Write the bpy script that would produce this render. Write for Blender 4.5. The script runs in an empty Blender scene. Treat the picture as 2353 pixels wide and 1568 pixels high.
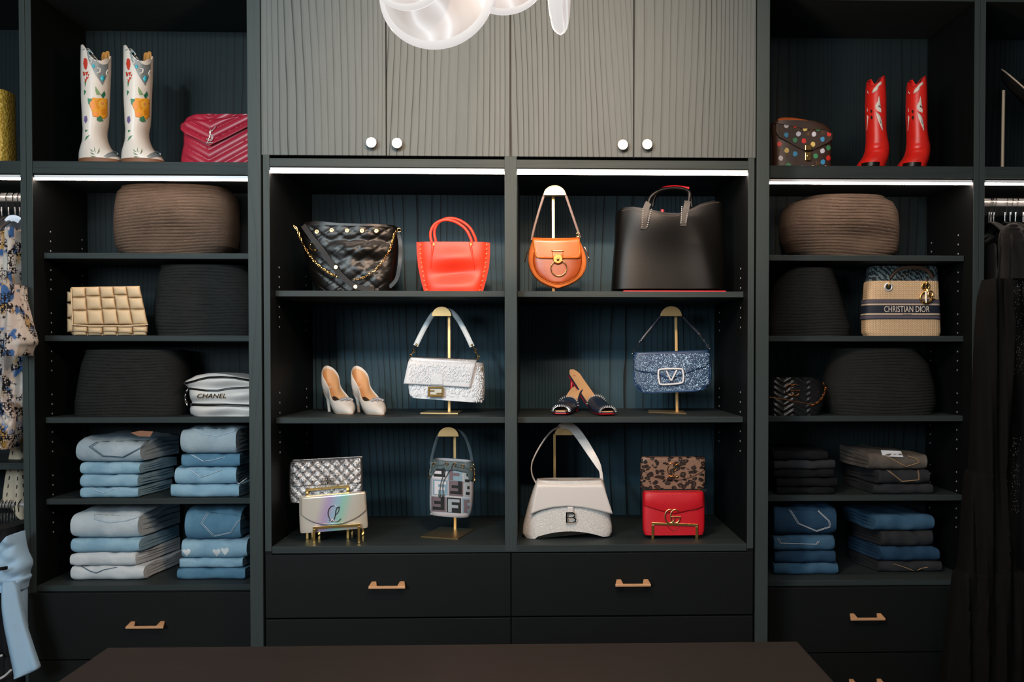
import bpy, math, random
import numpy as np
from mathutils import Vector, Matrix
from mathutils.bvhtree import BVHTree
random.seed(7)
PI = math.pi
col = bpy.context.scene.collection
# ------------------------------------------------------------------ camera
CF, CPX, CPY = 2286.97, 1302.8, 861.75
YAW, PIT = 0.031136, -0.019379
CAM = Vector((0.07816, -3.10136, 1.36679))
fw = Vector((math.sin(YAW)*math.cos(PIT), math.cos(YAW)*math.cos(PIT), math.sin(PIT)))
rt = Vector((math.cos(YAW), -math.sin(YAW), 0)); up = rt.cross(fw)
cd = bpy.data.cameras.new('camera'); cam = bpy.data.objects.new('camera', cd); col.objects.link(cam)
cam.matrix_world = Matrix(((rt.x, up.x, -fw.x, CAM.x), (rt.y, up.y, -fw.y, CAM.y), (rt.z, up.z, -fw.z, CAM.z), (0, 0, 0, 1)))
cd.sensor_width = 36; cd.lens = CF/2353*36
cd.shift_x = (1176.5-CPX)/2353; cd.shift_y = (CPY-784)/2353
cd.clip_start = .05
bpy.context.scene.camera = cam
# ------------------------------------------------------------------ light
sc = bpy.context.scene
sc.view_settings.view_transform = 'Standard'; sc.view_settings.look = 'None'
sc.view_settings.exposure = 0.0; sc.view_settings.gamma = 1; sc.view_settings.use_curve_mapping = False
w = bpy.data.worlds.new('world'); sc.world = w; w.use_nodes = True
w.node_tree.nodes['Background'].inputs[0].default_value = (.93, .97, 1, 1)
w.node_tree.nodes['Background'].inputs[1].default_value = 0.27
def lamp(name, kind, loc, energy, color, size=.1, size_y=None, rot=(0, 0, 0), spread=None):
    d = bpy.data.lights.new(name, kind); d.energy = energy; d.color = color
    if kind == 'AREA':
        d.size = size
        if size_y: d.shape = 'RECTANGLE'; d.size_y = size_y
        if spread: d.spread = spread
    else: d.shadow_soft_size = size
    o = bpy.data.objects.new(name, d); col.objects.link(o); o.location = loc; o.rotation_euler = rot
    return o
def aim(o, p): o.rotation_euler = (Vector(p)-o.location).to_track_quat('-Z', 'Y').to_euler()
# daylight window behind and to the left of the camera, cool
o = lamp('window_light', 'AREA', (-2.0, -4.6, 2.1), 85, (.80, .93, 1), 1.3, 1.0); aim(o, (-.3, .4, 1.7))
# added cool spot, no known fixture: brightens the upper left and centre
o = lamp('added_cool_spot', 'SPOT', (-1.3, -3.3, 2.7), 240, (.74, .93, 1), .12); aim(o, (-.35, .3, 2.02)); o.data.spot_size = math.radians(46); o.data.spot_blend = 1
# added warm spot, no known fixture: strengthens the warm glow on the doors
o = lamp('added_warm_spot', 'SPOT', (.02, -3.0, 2.74), 480, (1, .68, .46), .06); aim(o, (.03, .3, 2.0)); o.data.spot_size = math.radians(36); o.data.spot_blend = 1
# added overhead fill, no known panel: lights item fronts steeply from above
o = lamp('added_overhead_fill', 'AREA', (.1, -2.1, 2.74), 46, (1, .95, .9), 1.8, 1.0); aim(o, (.05, -.35, .9))
# bulb of the pendant cluster over the island
lamp('pendant_bulb', 'POINT', (.06, -1.05, 2.08), 34, (1, .66, .42), .08)

# ------------------------------------------------------------------ pixel helpers
def ray(px, py): return fw + rt*((px-CPX)/CF) - up*((py-CPY)/CF)
def at(px, py, Y):
    d = ray(px, py); return CAM + d*((Y-CAM.y)/d.y)
def onz(px, py, z):
    d = ray(px, py); return CAM + d*((z-CAM.z)/d.z)
def pj(p):
    d = Vector(p)-CAM; z = d.dot(fw); return (CPX+CF*d.dot(rt)/z, CPY-CF*d.dot(up)/z)
# ------------------------------------------------------------------ materials
def lin(h):
    if isinstance(h, (tuple, list)): return tuple(h)[:3]+(1,)
    c = [int(h[i:i+2], 16)/255 for i in (0, 2, 4)]
    return tuple((x/12.92 if x <= .04045 else ((x+.055)/1.055)**2.4) for x in c)+(1,)
MC = {}
class NT:
    def __init__(s, name):
        s.m = bpy.data.materials.new(name); s.m.use_nodes = True; s.t = s.m.node_tree; s.n = s.t.nodes; s.l = s.t.links
        s.b = s.n['Principled BSDF']
    def new(s, k, **kw):
        o = s.n.new(k)
        for a, v in kw.items():
            if a.startswith('i_'): o.inputs[a[2:].replace('_', ' ')].default_value = v
            else: setattr(o, a, v)
        return o
    def link(s, a, b): s.l.new(a, b)
    def coords(s, scale=(1, 1, 1), kind='Object', rand=False):
        tc = s.new('ShaderNodeTexCoord'); mp = s.new('ShaderNodeMapping'); mp.inputs['Scale'].default_value = scale
        src = tc.outputs[kind]
        if rand:
            oi = s.new('ShaderNodeObjectInfo'); vm = s.new('ShaderNodeVectorMath', operation='SCALE'); vm.inputs[0].default_value = (7.3, 3.1, 5.7)
            s.link(oi.outputs['Random'], vm.inputs['Scale']); ad = s.new('ShaderNodeVectorMath', operation='ADD')
            s.link(src, ad.inputs[0]); s.link(vm.outputs[0], ad.inputs[1]); src = ad.outputs[0]
        s.link(src, mp.inputs['Vector']); return mp.outputs[0]
    def noise(s, vec, scale, detail=3, rough=.5):
        o = s.new('ShaderNodeTexNoise'); o.inputs['Scale'].default_value = scale; o.inputs['Detail'].default_value = detail
        o.inputs['Roughness'].default_value = rough; s.link(vec, o.inputs['Vector']); return o.outputs['Fac']
    def ramp(s, fac, stops, interp='LINEAR'):
        r = s.new('ShaderNodeValToRGB'); r.color_ramp.interpolation = interp
        while len(r.color_ramp.elements) < len(stops): r.color_ramp.elements.new(.5)
        for e, (p, c) in zip(r.color_ramp.elements, stops): e.position = p; e.color = lin(c)
        s.link(fac, r.inputs[0]); return r.outputs[0]
    def math(s, op, a, b=None):
        o = s.new('ShaderNodeMath', operation=op)
        for i, x in enumerate((a, b)):
            if x is None: continue
            if isinstance(x, (int, float)): o.inputs[i].default_value = x
            else: s.link(x, o.inputs[i])
        return o.outputs[0]
    def mix(s, fac, a, b, mode='MIX'):
        o = s.new('ShaderNodeMix', data_type='RGBA', blend_type=mode)
        for i, x in ((0, fac), (6, a), (7, b)):
            if isinstance(x, (int, float)): o.inputs[i].default_value = x
            elif isinstance(x, (str, tuple)): o.inputs[i].default_value = lin(x)
            else: s.link(x, o.inputs[i])
        return o.outputs[2]
    def bump(s, h, strength=.3, dist=.001):
        o = s.new('ShaderNodeBump'); o.inputs['Strength'].default_value = strength; o.inputs['Distance'].default_value = dist
        s.link(h, o.inputs['Height']); s.link(o.outputs[0], s.b.inputs['Normal'])
    def base(s, c, rough=.5, metal=0, spec=.5, **kw):
        if isinstance(c, (str, tuple)): s.b.inputs['Base Color'].default_value = lin(c)
        else: s.link(c, s.b.inputs['Base Color'])
        s.b.inputs['Roughness'].default_value = rough; s.b.inputs['Metallic'].default_value = metal
        s.b.inputs['Specular IOR Level'].default_value = spec
        for k, v in kw.items(): s.b.inputs[k.replace('_', ' ')].default_value = v
def wood(name, base, dark, axis='z', rough=.55, spec=.16, scale=1., lines=1.):
    if name in MC: return MC[name]
    t = NT(name)
    v = t.coords({'z': (1, 1, .09), 'x': (.09, 1, 1)}[axis], rand=True)
    sep = t.new('ShaderNodeSeparateXYZ'); t.link(v, sep.inputs[0]); c = sep.outputs[{'z': 'X', 'x': 'Z'}[axis]]
    n1 = t.noise(v, 2.0*scale, 1.5, .4); n2 = t.noise(v, 26*scale, 2, .5)
    f = t.math('ADD', t.math('ADD', t.math('MULTIPLY', c, 50*scale), t.math('MULTIPLY', n1, 27)), t.math('MULTIPLY', n2, .5))
    fr = t.math('FRACT', f)
    ln = t.ramp(fr, [(0, (1, 1, 1)), (.08, (1, 1, 1)), (.16, (.25, .25, .25)), (.4, (0, 0, 0)), (1, (0, 0, 0))])
    vf = t.coords({'z': (1, 1, .02), 'x': (.02, 1, 1)}[axis]); fine = t.noise(vf, 420, 2)
    brk = t.noise(v, 7*scale, 2)
    bm = t.mix(t.math('MULTIPLY', fine, .35), base, dark)
    m = t.math('MULTIPLY', ln, t.math('MULTIPLY', t.ramp(brk, [(.3, (.25,)*3), (.6, (1,)*3)]), .8*lines))
    t.base(t.mix(m, bm, dark), rough, 0, spec)
    t.bump(t.math('SUBTRACT', fine, t.math('MULTIPLY', ln, .6)), .12, .0005)
    MC[name] = t.m; return t.m
def plain(name, c, rough=.5, metal=0, spec=.5, bump=0, bscale=300, var=0, vscale=20, **kw):
    if name in MC: return MC[name]
    t = NT(name); v = t.coords()
    n = t.noise(v, vscale, 3)
    if var:
        cl = lin(c); t.base(t.mix(t.math('MULTIPLY', n, 1.0), tuple(x*(1-var) for x in cl[:3]), tuple(min(1, x*(1+var)) for x in cl[:3])), rough, metal, spec, **kw)
    else: t.base(c, rough, metal, spec, **kw)
    if bump: t.bump(t.noise(v, bscale, 2), bump, .001)
    MC[name] = t.m; return t.m
def leather(name, c, rough=.38, bump=.35, bscale=420, var=.12, spec=.5, **kw): return plain(name, c, rough, 0, spec, bump, bscale, var, 12, **kw)
def denim(name, c, c2, sc_=9):
    if name in MC: return MC[name]
    t = NT(name); v = t.coords(); n = t.noise(v, sc_, 3); tw = t.noise(t.coords((1, 1, .25)), 900, 2); n2 = t.noise(v, 60, 3)
    k = t.math('ADD', t.math('MULTIPLY', t.ramp(n, [(.3, (0,)*3), (.7, (1,)*3)]), .7), t.math('MULTIPLY', n2, .3))
    k = t.math('ADD', k, t.math('MULTIPLY', t.math('SUBTRACT', tw, .5), .5))
    t.base(t.mix(k, c, c2), .85, 0, .15); t.bump(t.math('ADD', tw, t.math('MULTIPLY', n2, 1.5)), .6, .0012)
    MC[name] = t.m; return t.m
def metal(name, c, rough=.25): return plain(name, c, rough, 1, .5)

M_VEN = wood('veneer_vertical', '5d6465', '171818')
M_VENH = wood('veneer_horizontal', '333c3d', '191d1e', 'x', lines=.4)
M_POST = wood('veneer_edge', '3b4546', '212525', lines=.4, scale=2)
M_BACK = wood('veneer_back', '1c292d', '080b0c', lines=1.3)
M_BACKC = wood('veneer_back_lit', '2e4854', '070b0d', lines=1.25)  # lit copy of the back veneer above: cool light put into the colour
M_SIDE = wood('veneer_inner_shade', '0c0f10', '070808', lines=.5)  # darkened veneer: shade of the grazing-lit inner faces put into the colour
M_DRAW = wood('veneer_drawer', '111515', '0b0d0d', lines=.4, rough=.5, spec=.2)
M_ISL = wood('island_wood', '17110e', '0b0807', 'x', rough=.5, spec=.14, scale=1.6, lines=.6)
M_GOLD = metal('brushed_brass', 'd6b27c', .35)
M_GOLD2 = metal('polished_gold', 'e9bd72', .18)
M_HAND = plain('handle_brass', 'e0ad80', .42, .35)
M_CHR = metal('chrome', 'dcdcdc', .12)
M_STUD = plain('bright_steel', 'e4e4e4', .3, .55)
M_GSTUD = plain('gold_stud', 'e8c78a', .35, .5)
M_NICK = plain('nickel', '9d9184', .24, 1)

# ------------------------------------------------------------------ mesh builder
class G:
    def __init__(s): s.v = []; s.f = []; s.mi = []; s.cur = 0
    def add(s, vs, fs):
        o = len(s.v); s.v += [Vector(p) for p in vs]; s.f += [tuple(i+o for i in q) for q in fs]; s.mi += [s.cur]*len(fs); return s
    def box(s, x0, x1, y0, y1, z0, z1):
        return s.add([(x, y, z) for z in (z0, z1) for y in (y0, y1) for x in (x0, x1)],
                     [(0, 2, 3, 1), (4, 5, 7, 6), (0, 1, 5, 4), (2, 6, 7, 3), (0, 4, 6, 2), (1, 3, 7, 5)])
    def hexa(s, p8): return s.add(p8, [(0, 2, 3, 1), (4, 5, 7, 6), (0, 1, 5, 4), (2, 6, 7, 3), (0, 4, 6, 2), (1, 3, 7, 5)])
    def rings(s, R, closed=True, cap0=True, cap1=True, loop=False):
        n = len(R[0]); vs = [p for r in R for p in r]; fs = []
        m = len(R)
        for i in range(m if loop else m-1):
            a = i*n; b = ((i+1) % m)*n
            for j in range(n if closed else n-1):
                k = (j+1) % n; fs.append((a+j, a+k, b+k, b+j))
        if closed and not loop:
            if cap0: fs.append(tuple(range(n))[::-1])
            if cap1: fs.append(tuple(range((m-1)*n, m*n)))
        return s.add(vs, fs)
    def tube(s, pts, r, n=8, closed=False, rb=None, upv=None, k=4, taper=None):
        P = smooth(pts, k, closed); m = len(P); R = []; prev = None
        for i, p in enumerate(P):
            if closed: t = (P[(i+1) % m]-P[i-1])
            else: t = P[min(i+1, m-1)]-P[max(i-1, 0)]
            if t.length < 1e-9: t = Vector((0, 0, 1))
            t.normalize()
            if upv is not None: a = Vector(upv); a = a-t*a.dot(t)
            elif prev is None: a = Vector((0, 1, 0)) if abs(t.y) < .9 else Vector((0, 0, 1)); a = a-t*a.dot(t)
            else: a = prev-t*prev.dot(t)
            if a.length < 1e-6: a = t.orthogonal()
            a.normalize(); prev = a; b = t.cross(a)
            sc1 = 1 if taper is None else taper(i/(m-1))
            ra = r*sc1; rbb = (rb or r)*sc1
            if rb and n == 4: R.append([p+a*ra*x+b*rbb*y for x, y in ((1, 1), (-1, 1), (-1, -1), (1, -1))])
            else: R.append([p+a*ra*math.cos(2*PI*j/n)+b*rbb*math.sin(2*PI*j/n) for j in range(n)])
        return s.rings(R, loop=closed)
    def sphere(s, c, r, sx=1, sy=1, sz=1, nu=10, nv=6):
        c = Vector(c); vs = [c+Vector((0, 0, r*sz))]
        for i in range(1, nv):
            a = PI*i/nv
            for j in range(nu):
                b = 2*PI*j/nu; vs.append(c+Vector((r*sx*math.sin(a)*math.cos(b), r*sy*math.sin(a)*math.sin(b), r*sz*math.cos(a))))
        vs.append(c-Vector((0, 0, r*sz))); fs = []
        for j in range(nu):
            k = (j+1) % nu; fs.append((0, 1+j, 1+k)); fs.append((len(vs)-1, 1+(nv-2)*nu+k, 1+(nv-2)*nu+j))
            for i in range(nv-2): a = 1+i*nu; fs.append((a+j, a+nu+j, a+nu+k, a+k))
        return s.add(vs, fs)
    def cyl(s, a, b, r, n=16, r2=None):
        a = Vector(a); b = Vector(b); t = (b-a).normalized(); u = t.orthogonal().normalized(); w_ = t.cross(u)
        f = lambda c, q: [c+u*q*math.cos(2*PI*j/n)+w_*q*math.sin(2*PI*j/n) for j in range(n)]
        return s.rings([f(a, r), f(b, r if r2 is None else r2)])
    def torus(s, c, R, r, ax=(0, 1, 0), n=24, m=8, sx=1):
        c = Vector(c); t = Vector(ax).normalized(); u = t.orthogonal().normalized()
        if abs(t.y) > .9: u = Vector((1, 0, 0))
        w_ = t.cross(u)
        return s.tube([c+u*R*sx*math.cos(2*PI*j/n)+w_*R*math.sin(2*PI*j/n) for j in range(n)], r, m, True, k=1)
    def grid(s, fn, nu, nv):
        vs = [fn(i/nu, j/nv) for j in range(nv+1) for i in range(nu+1)]
        return s.add(vs, [(j*(nu+1)+i, (j+1)*(nu+1)+i, (j+1)*(nu+1)+i+1, j*(nu+1)+i+1) for j in range(nv) for i in range(nu)])
def smooth(pts, k=4, closed=False):
    P = [Vector(p) for p in pts]
    if k <= 1 or len(P) < 3: return P
    o = []; m = len(P)
    for i in range(m if closed else m-1):
        g = (lambda q: P[q % m]) if closed else (lambda q: P[max(0, min(m-1, q))])
        a, b, c, d = g(i-1), g(i), g(i+1), g(i+2)
        for j in range(k):
            t = j/k; o.append(.5*((2*b)+(c-a)*t+(2*a-5*b+4*c-d)*t*t+(3*b-a-3*c+d)*t**3))
    if not closed: o.append(P[-1])
    return o
ROOT = {}
def wloc(o):
    while o.parent: o = o.parent
    return ROOT.get(o.name, Vector((0, 0, 0)))
def mk(name, g, m, parent=None, sm=True, bev=0, sol=0, sub=0, label=None, kind=None, solo=1):
    me = bpy.data.meshes.new(name); off = wloc(parent) if parent else (ROOT_OFF[0] or Vector((0, 0, 0)))
    me.from_pydata([tuple(p-off) for p in g.v], [], g.f); me.validate()
    ms = m if isinstance(m, (list, tuple)) else [m]
    for x in ms: me.materials.append(x)
    if len(ms) > 1 and len(g.mi) == len(me.polygons): me.polygons.foreach_set('material_index', g.mi)
    me.update()
    if sm:
        me.polygons.foreach_set('use_smooth', [True]*len(me.polygons))
        try: me.set_sharp_from_angle(angle=math.radians(50))
        except Exception: pass
    o = bpy.data.objects.new(name, me); col.objects.link(o)
    if parent: o.parent = parent
    if sol: x = o.modifiers.new('s', 'SOLIDIFY'); x.thickness = sol; x.offset = -1 if solo > 0 else 1
    if bev: x = o.modifiers.new('b', 'BEVEL'); x.width = bev; x.segments = 2; x.limit_method = 'ANGLE'
    if sub: x = o.modifiers.new('u', 'SUBSURF'); x.levels = sub; x.render_levels = sub
    if label: o['label'] = label
    if kind: o['kind'] = kind
    return o
ROOT_OFF = [None]
def thing(name, label, cat, loc=(0, 0, 0), group=None):
    o = bpy.data.objects.new(name, None); col.objects.link(o); o.location = loc; o.empty_display_size = .05
    ROOT[o.name] = Vector(loc); o['label'] = label; o['category'] = cat
    if group: o['group'] = group
    return o
def one(name, g, m, label, cat, group=None, **kw):
    o = mk(name, g, m, **kw); o['label'] = label; o['category'] = cat
    if group: o['group'] = group
    return o
def struct(name, g, m, **kw):
    o = mk(name, g, m, sm=False, **kw); o['kind'] = 'structure'; return o
def dup(o, shift, label=None, parent=None):
    c = o.copy(); col.objects.link(c)
    if parent: c.parent = parent
    else:
        c.location = Vector(o.location)+Vector(shift); ROOT[c.name] = Vector(c.location)
        if label: c['label'] = label
    for ch in list(o.children): dup(ch, None, parent=c)
    return c
# ------------------------------------------------------------------ shape helpers in photo measurements
def loft(g, rows, Y, T, n=4, nu=18, nv=22, disp=None, skew=0, top=None, hollow=0, sm=1, capt=True):
    """stack of horizontal rings; rows = (py, pxl, pxr[, depth scale[, y shift]])"""
    rows = [tuple(r)+(1, 0)[len(r)-3:] for r in rows]; A = np.array(rows, float); t = np.linspace(0, len(rows)-1, nv+1)
    B = np.array([np.interp(t, range(len(rows)), A[:, c]) for c in range(5)]).T
    for _ in range(sm):
        Bs = B.copy(); Bs[1:-1, 1:3] = (B[:-2, 1:3]+2*B[1:-1, 1:3]+B[2:, 1:3])/4; B = Bs
    Ym = Y+T/2*(1 if n <= 2.6 else .15); R = []; us = [math.sin(x*PI/2) if n < 6 else math.copysign(abs(math.sin(x*PI/2))**.8, x) for x in np.linspace(-1, 1, nu+1)]
    def ring(py, l, r, ts, dy, v, ins=1.0):
        a = at(l, py, Ym); b = at(r, py, Ym); xc = (a.x+b.x)/2; hw = (b.x-a.x)/2*ins; zc = (a.z+b.z)/2; hd = T/2*ts*ins; Yc = Y+T/2+dy; out = []
        for side in (-1, 1):
            for u in (us if side < 0 else us[::-1][1:-1]):
                wv = (max(0, 1-abs(u)**n))**(1/n); x = xc+hw*u; y = Yc+side*hd*wv; z = zc
                px = l+(r-l)*(u+1)/2
                if disp and side < 0 and ins == 1: y -= disp(px, py, u, v)*(1-abs(u)**10)
                if top and v < .3: z += (at(px, top(px, side), Ym).z-at(px, rows[0][0], Ym).z)*(1-v/.3)
                out.append(Vector((x+skew*(y-Y), y, z)))
        return out
    for i in range(nv+1): R.append(ring(*B[i], i/nv))
    if hollow:
        ins = []
        for f_ in (0, .5, 1):
            i = int(f_*hollow*nv); q = ring(*B[i], i/nv, .93); ins.append(q)
        R = ins[::-1]+R
    g.rings(R[::-1], cap1=True if hollow else capt); return g
def surf(g): return Surf(g)
class Surf:
    def __init__(s, g, Yd=None):
        s.t = BVHTree.FromPolygons(g.v, g.f); s.Y = Yd if Yd is not None else min(p.y for p in g.v)+.02
    def __call__(s, px, py, off=.0015):
        d = ray(px, py).normalized(); h = s.t.ray_cast(CAM, d)
        p = h[0] if h[0] is not None else at(px, py, s.Y)
        return p-d*off
def flat(Y): return lambda px, py, off=0: at(px, py, Y-off)
def decal(g, S, poly, off=.0015, step=6):
    """thin applied patch that follows the surface S"""
    import bmesh
    bm = bmesh.new(); f = bm.faces.new([bm.verts.new((x, y, 0)) for x, y in poly]); bmesh.ops.triangulate(bm, faces=[f])
    for _ in range(5):
        es = [e for e in bm.edges if e.calc_length() > step]
        if not es: break
        bmesh.ops.subdivide_edges(bm, edges=es, cuts=1); bmesh.ops.triangulate(bm, faces=bm.faces[:])
    bm.verts.index_update(); vs = [S(v.co.x, v.co.y, off) for v in bm.verts]; fs = [tuple(v.index for v in f.verts) for f in bm.faces]
    bm.free()
    if fs:
        a, b, c = (vs[i] for i in fs[0][:3])
        if (b-a).cross(c-a).dot(CAM-a) < 0: fs = [f[::-1] for f in fs]
    g.add(vs, fs); return g
def flap(g, S, rows, off=.003, nu=16, nv=12, puff=None):
    A = np.array(rows, float); t = np.linspace(0, len(rows)-1, nv+1); B = [np.interp(t, range(len(rows)), A[:, c]) for c in range(3)]
    def fn(u, v):
        j = v*nv; py = np.interp(j, range(nv+1), B[0]); l = np.interp(j, range(nv+1), B[1]); r = np.interp(j, range(nv+1), B[2])
        px = l+(r-l)*u; return S(px, py, off+(puff(px, py, u, v) if puff else 0))
    return g.grid(fn, nu, nv)
def sheet(g, S, topc, botc, x0, x1, off=.003, nu=20, nv=8, puff=None):
    """patch between two curves y=topc(x), y=botc(x)"""
    def fn(u, v):
        px = x0+(x1-x0)*u; a = topc(px); b = botc(px); py = a+(b-a)*v
        return S(px, py, off+(puff(px, py, u, v) if puff else 0))
    return g.grid(fn, nu, nv)
def curve(*pts):
    xs = [p[0] for p in pts]; ys = [p[1] for p in pts]; return lambda x: float(np.interp(x, xs, ys))
def line(g, S, pts, r, off=.001, k=4, n=6, closed=False, rb=None, dens=0):
    P = smooth([Vector((x, y, 0)) for x, y in pts], k, closed)
    return g.tube([S(p.x, p.y, off) for p in P], r, n, closed, k=1, rb=rb, upv=(0, 1, 0) if rb else None)
def arc(cx, cy, rx, ry, a0, a1, n=14): return [(cx+rx*math.cos(math.radians(a0+(a1-a0)*i/n)), cy-ry*math.sin(math.radians(a0+(a1-a0)*i/n))) for i in range(n+1)]
def poly_ex(g, pts, Y, T):
    """flat plate from an outline, thickness T backwards"""
    n = len(pts); a = [at(x, y, Y) for x, y in pts]; b = [Vector((p.x, p.y+T, p.z)) for p in a]
    g.add(a+b, [tuple(range(n))[::-1], tuple(range(n, 2*n))]+[(i, (i+1) % n, n+(i+1) % n, n+i) for i in range(n)]); return g
def chain(g, pts, L, r):
    P = smooth(pts, 8); acc = [P[0]]; 
    for p in P[1:]:
        if (p-acc[-1]).length >= L*.72: acc.append(p)
    for i in range(len(acc)-1):
        c = (acc[i]+acc[i+1])/2; t = (acc[i+1]-acc[i]).normalized(); a = Vector((0, 1, 0)); a = (a-t*a.dot(t)).normalized(); b = t.cross(a)
        q = a*.5+b*.85 if i % 2 else a*.85-b*.5
        g.tube([c+t*L*.5*math.cos(2*PI*j/8)+q*L*.3*math.sin(2*PI*j/8) for j in range(8)], r, 5, True, k=1)
    return g
def text(s, px0, px1, py0, py1, S, off, m, parent, name='lettering', it=0, label=None):
    cu = bpy.data.curves.new('t', 'FONT'); cu.body = s; cu.extrude = 0; cu.resolution_u = 3; cu.shear = it; to = bpy.data.objects.new('t', cu); col.objects.link(to)
    dg = bpy.context.evaluated_depsgraph_get(); me = bpy.data.meshes.new_from_object(to.evaluated_get(dg))
    vs = [v.co.copy() for v in me.vertices]; fs = [tuple(p.vertices) for p in me.polygons]
    bpy.data.objects.remove(to); bpy.data.curves.remove(cu); bpy.data.meshes.remove(me)
    xa = min(v.x for v in vs); xb = max(v.x for v in vs); ya = min(v.y for v in vs); yb = max(v.y for v in vs); g = G()
    f = lambda v: (px0+(px1-px0)*(v.x-xa)/(xb-xa), v.y)
    yr = py1 if isinstance(py1, (int, float)) else None
    g.add([S(f(v)[0], py1+(py0-py1)*(v.y-ya)/(yb-ya), off) for v in vs], fs)
    return mk(name, g, m, parent, sm=False, sol=.0006, label=label)
# ================================================================== SETTING
FL = 0.0; CEIL = 2.78; YB = .596
m_wall = plain('wall_paint', '3a3d3e', .8); m_floor = wood('floor_wood', '6a5a4c', '3a2f28', 'x', scale=.5)
m_ceil = plain('ceiling_paint', 'b9b6b0', .9)
struct('floor', G().box(-2.6, 2.6, -6.2, .75, -.05, 0), m_floor)
struct('ceiling', G().box(-2.6, 2.6, -6.2, .75, CEIL, CEIL+.05), m_ceil)
struct('wall_back', G().box(-2.6, 2.6, YB+.03, YB+.1, 0, CEIL), m_wall)
struct('wall_left', G().box(-2.65, -2.6, -6.2, .7, 0, CEIL), m_wall)
struct('wall_right', G().box(2.6, 2.65, -6.2, .7, 0, CEIL), m_wall)
# ================================================================== CABINETS
SZ = [1.7075, 1.4335, 1.161, .889]; SF = .6135      # side shelf tops, side floor
CZ = [1.571, 1.171]; CFZ = .774                        # display shelf tops, display floor
def bx(name, x0, x1, y0, y1, z0, z1, m, parent, bev=.0012, **kw): return mk(name, G().box(x0, x1, y0, y1, z0, z1), m, parent, sm=False, bev=bev, **kw)
def sleeves(parent, X, sgn, ys, zs):
    g = G()
    for y in ys:
        for z in zs: g.cyl((X, y, z), (X+sgn*.0012, y, z), .0031, 8)
    mk('shelf_pin_sleeves', g, M_STUD, parent, kind='stuff')
def bar_handle(parent, px0, px1, py0, py1, Yf):
    a = at(px0, py1, Yf-.03); b = at(px1, py1, Yf-.03); z = a.z; g = G(); ins = .012; yt = Yf-.03
    # bowed bar pull: front bar tapering back to two feet
    g.add([(a.x, yt, z-.003), (b.x, yt, z-.003), (b.x, yt, z+.004), (a.x, yt, z+.004),
           (a.x+ins, Yf-.018, z-.003), (b.x-ins, Yf-.018, z-.003), (b.x-ins, Yf-.018, z+.004), (a.x+ins, Yf-.018, z+.004)],
          [(0, 1, 2, 3), (7, 6, 5, 4), (0, 4, 5, 1), (3, 2, 6, 7), (0, 3, 7, 4), (1, 5, 6, 2)])
    for x, s in ((a.x, 1), (b.x, -1)):
        x1 = x+s*.005; x2 = x+s*.026
        g.add([(x, yt+.001, z-.003), (x2, yt+.004, z-.003), (x2, yt+.004, z+.004), (x, yt+.001, z+.004),
               (x+s*.006, Yf, z+.004), (x+s*.02, Yf, z+.004), (x+s*.02, Yf, z+.014), (x+s*.006, Yf, z+.014)],
              [(0, 1, 2, 3), (7, 6, 5, 4), (0, 4, 5, 1), (3, 2, 6, 7), (0, 3, 7, 4), (1, 5, 6, 2)])
    mk('handle', g, M_HAND, parent, sm=False, bev=.0012)
def led(label, x0, x1, y, z):
    """slim aluminium profile with a lit lens facing down and forward"""
    t = thing('led_strip', label, 'light', ((x0+x1)/2, y, z), group='led strips under the shelves')
    mk('profile', G().box(x0, x1, y, y+.016, z+.004, z+.0125), M_ALU, t, sm=False)
    g = G(); g.add([(x0, y+.001, z+.0035), (x1, y+.001, z+.0035), (x1, y+.003, z-.0015), (x0, y+.003, z-.0015), (x0, y+.015, z-.0015), (x1, y+.015, z-.0015), (x1, y+.016, z+.0035), (x0, y+.016, z+.0035)],
          [(0, 3, 2, 1), (3, 4, 5, 2), (4, 7, 6, 5), (0, 7, 4, 3), (1, 2, 5, 6)])
    mk('lens', g, M_LED, t, sm=False)
    return t
t_ = NT('led_lens'); t_.base('ffffff', .5); t_.b.inputs['Emission Color'].default_value = (1, .8, .68, 1); t_.b.inputs['Emission Strength'].default_value = 42; M_LED = t_.m
M_ALU = plain('led_profile_metal', 'dfe4ea', .45, .0)
M_GAP = plain('cabinet_black_edge', '0b0c0c', .6)

# ---- display cabinet in the middle
dc = thing('display_cabinet', 'dark wood display cabinet in the middle with six open compartments over wide drawers', 'cabinet', (0, .3, 0))
XO = .768
for s, n in ((-1, 'side_panel'), (1, 'side_panel')):
    bx(n, min(s*XO, s*.808), max(s*XO, s*.808), 0, YB, 0, CEIL-.02, M_POST, dc)
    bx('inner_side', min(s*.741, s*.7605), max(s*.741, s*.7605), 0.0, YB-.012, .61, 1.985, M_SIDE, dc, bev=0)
    bx('frame_edge', min(s*.741, s*.7605), max(s*.741, s*.7605), -.002, 0, .76, 1.985, M_POST, dc, bev=.0005)
bx('divider', -.019, .019, 0, YB-.012, .755, 1.985, M_POST, dc)
bx('top_rail', -.76, .76, .001, .022, 1.949, 1.975, M_VENH, dc)
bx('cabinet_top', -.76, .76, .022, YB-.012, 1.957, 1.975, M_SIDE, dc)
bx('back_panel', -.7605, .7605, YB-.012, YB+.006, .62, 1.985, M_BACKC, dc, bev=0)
for s in (-1, 1):
    x0, x1 = (-.741, -.019) if s < 0 else (.019, .741)
    for z in CZ: bx('shelf', x0+.0006, x1-.0006, .06, YB-.014, z-.0185, z, M_VENH, dc)
bx('bottom_shelf', -.7405, .7405, .0005, YB-.014, CFZ-.022, CFZ, M_VENH, dc)
bx('drawer_carcass', -.758, .758, .03, YB-.014, .08, .748, M_GAP, dc, bev=0)
bx('toe_kick', -.758, .758, .06, .08, 0, .08, M_GAP, dc, bev=0)
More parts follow.
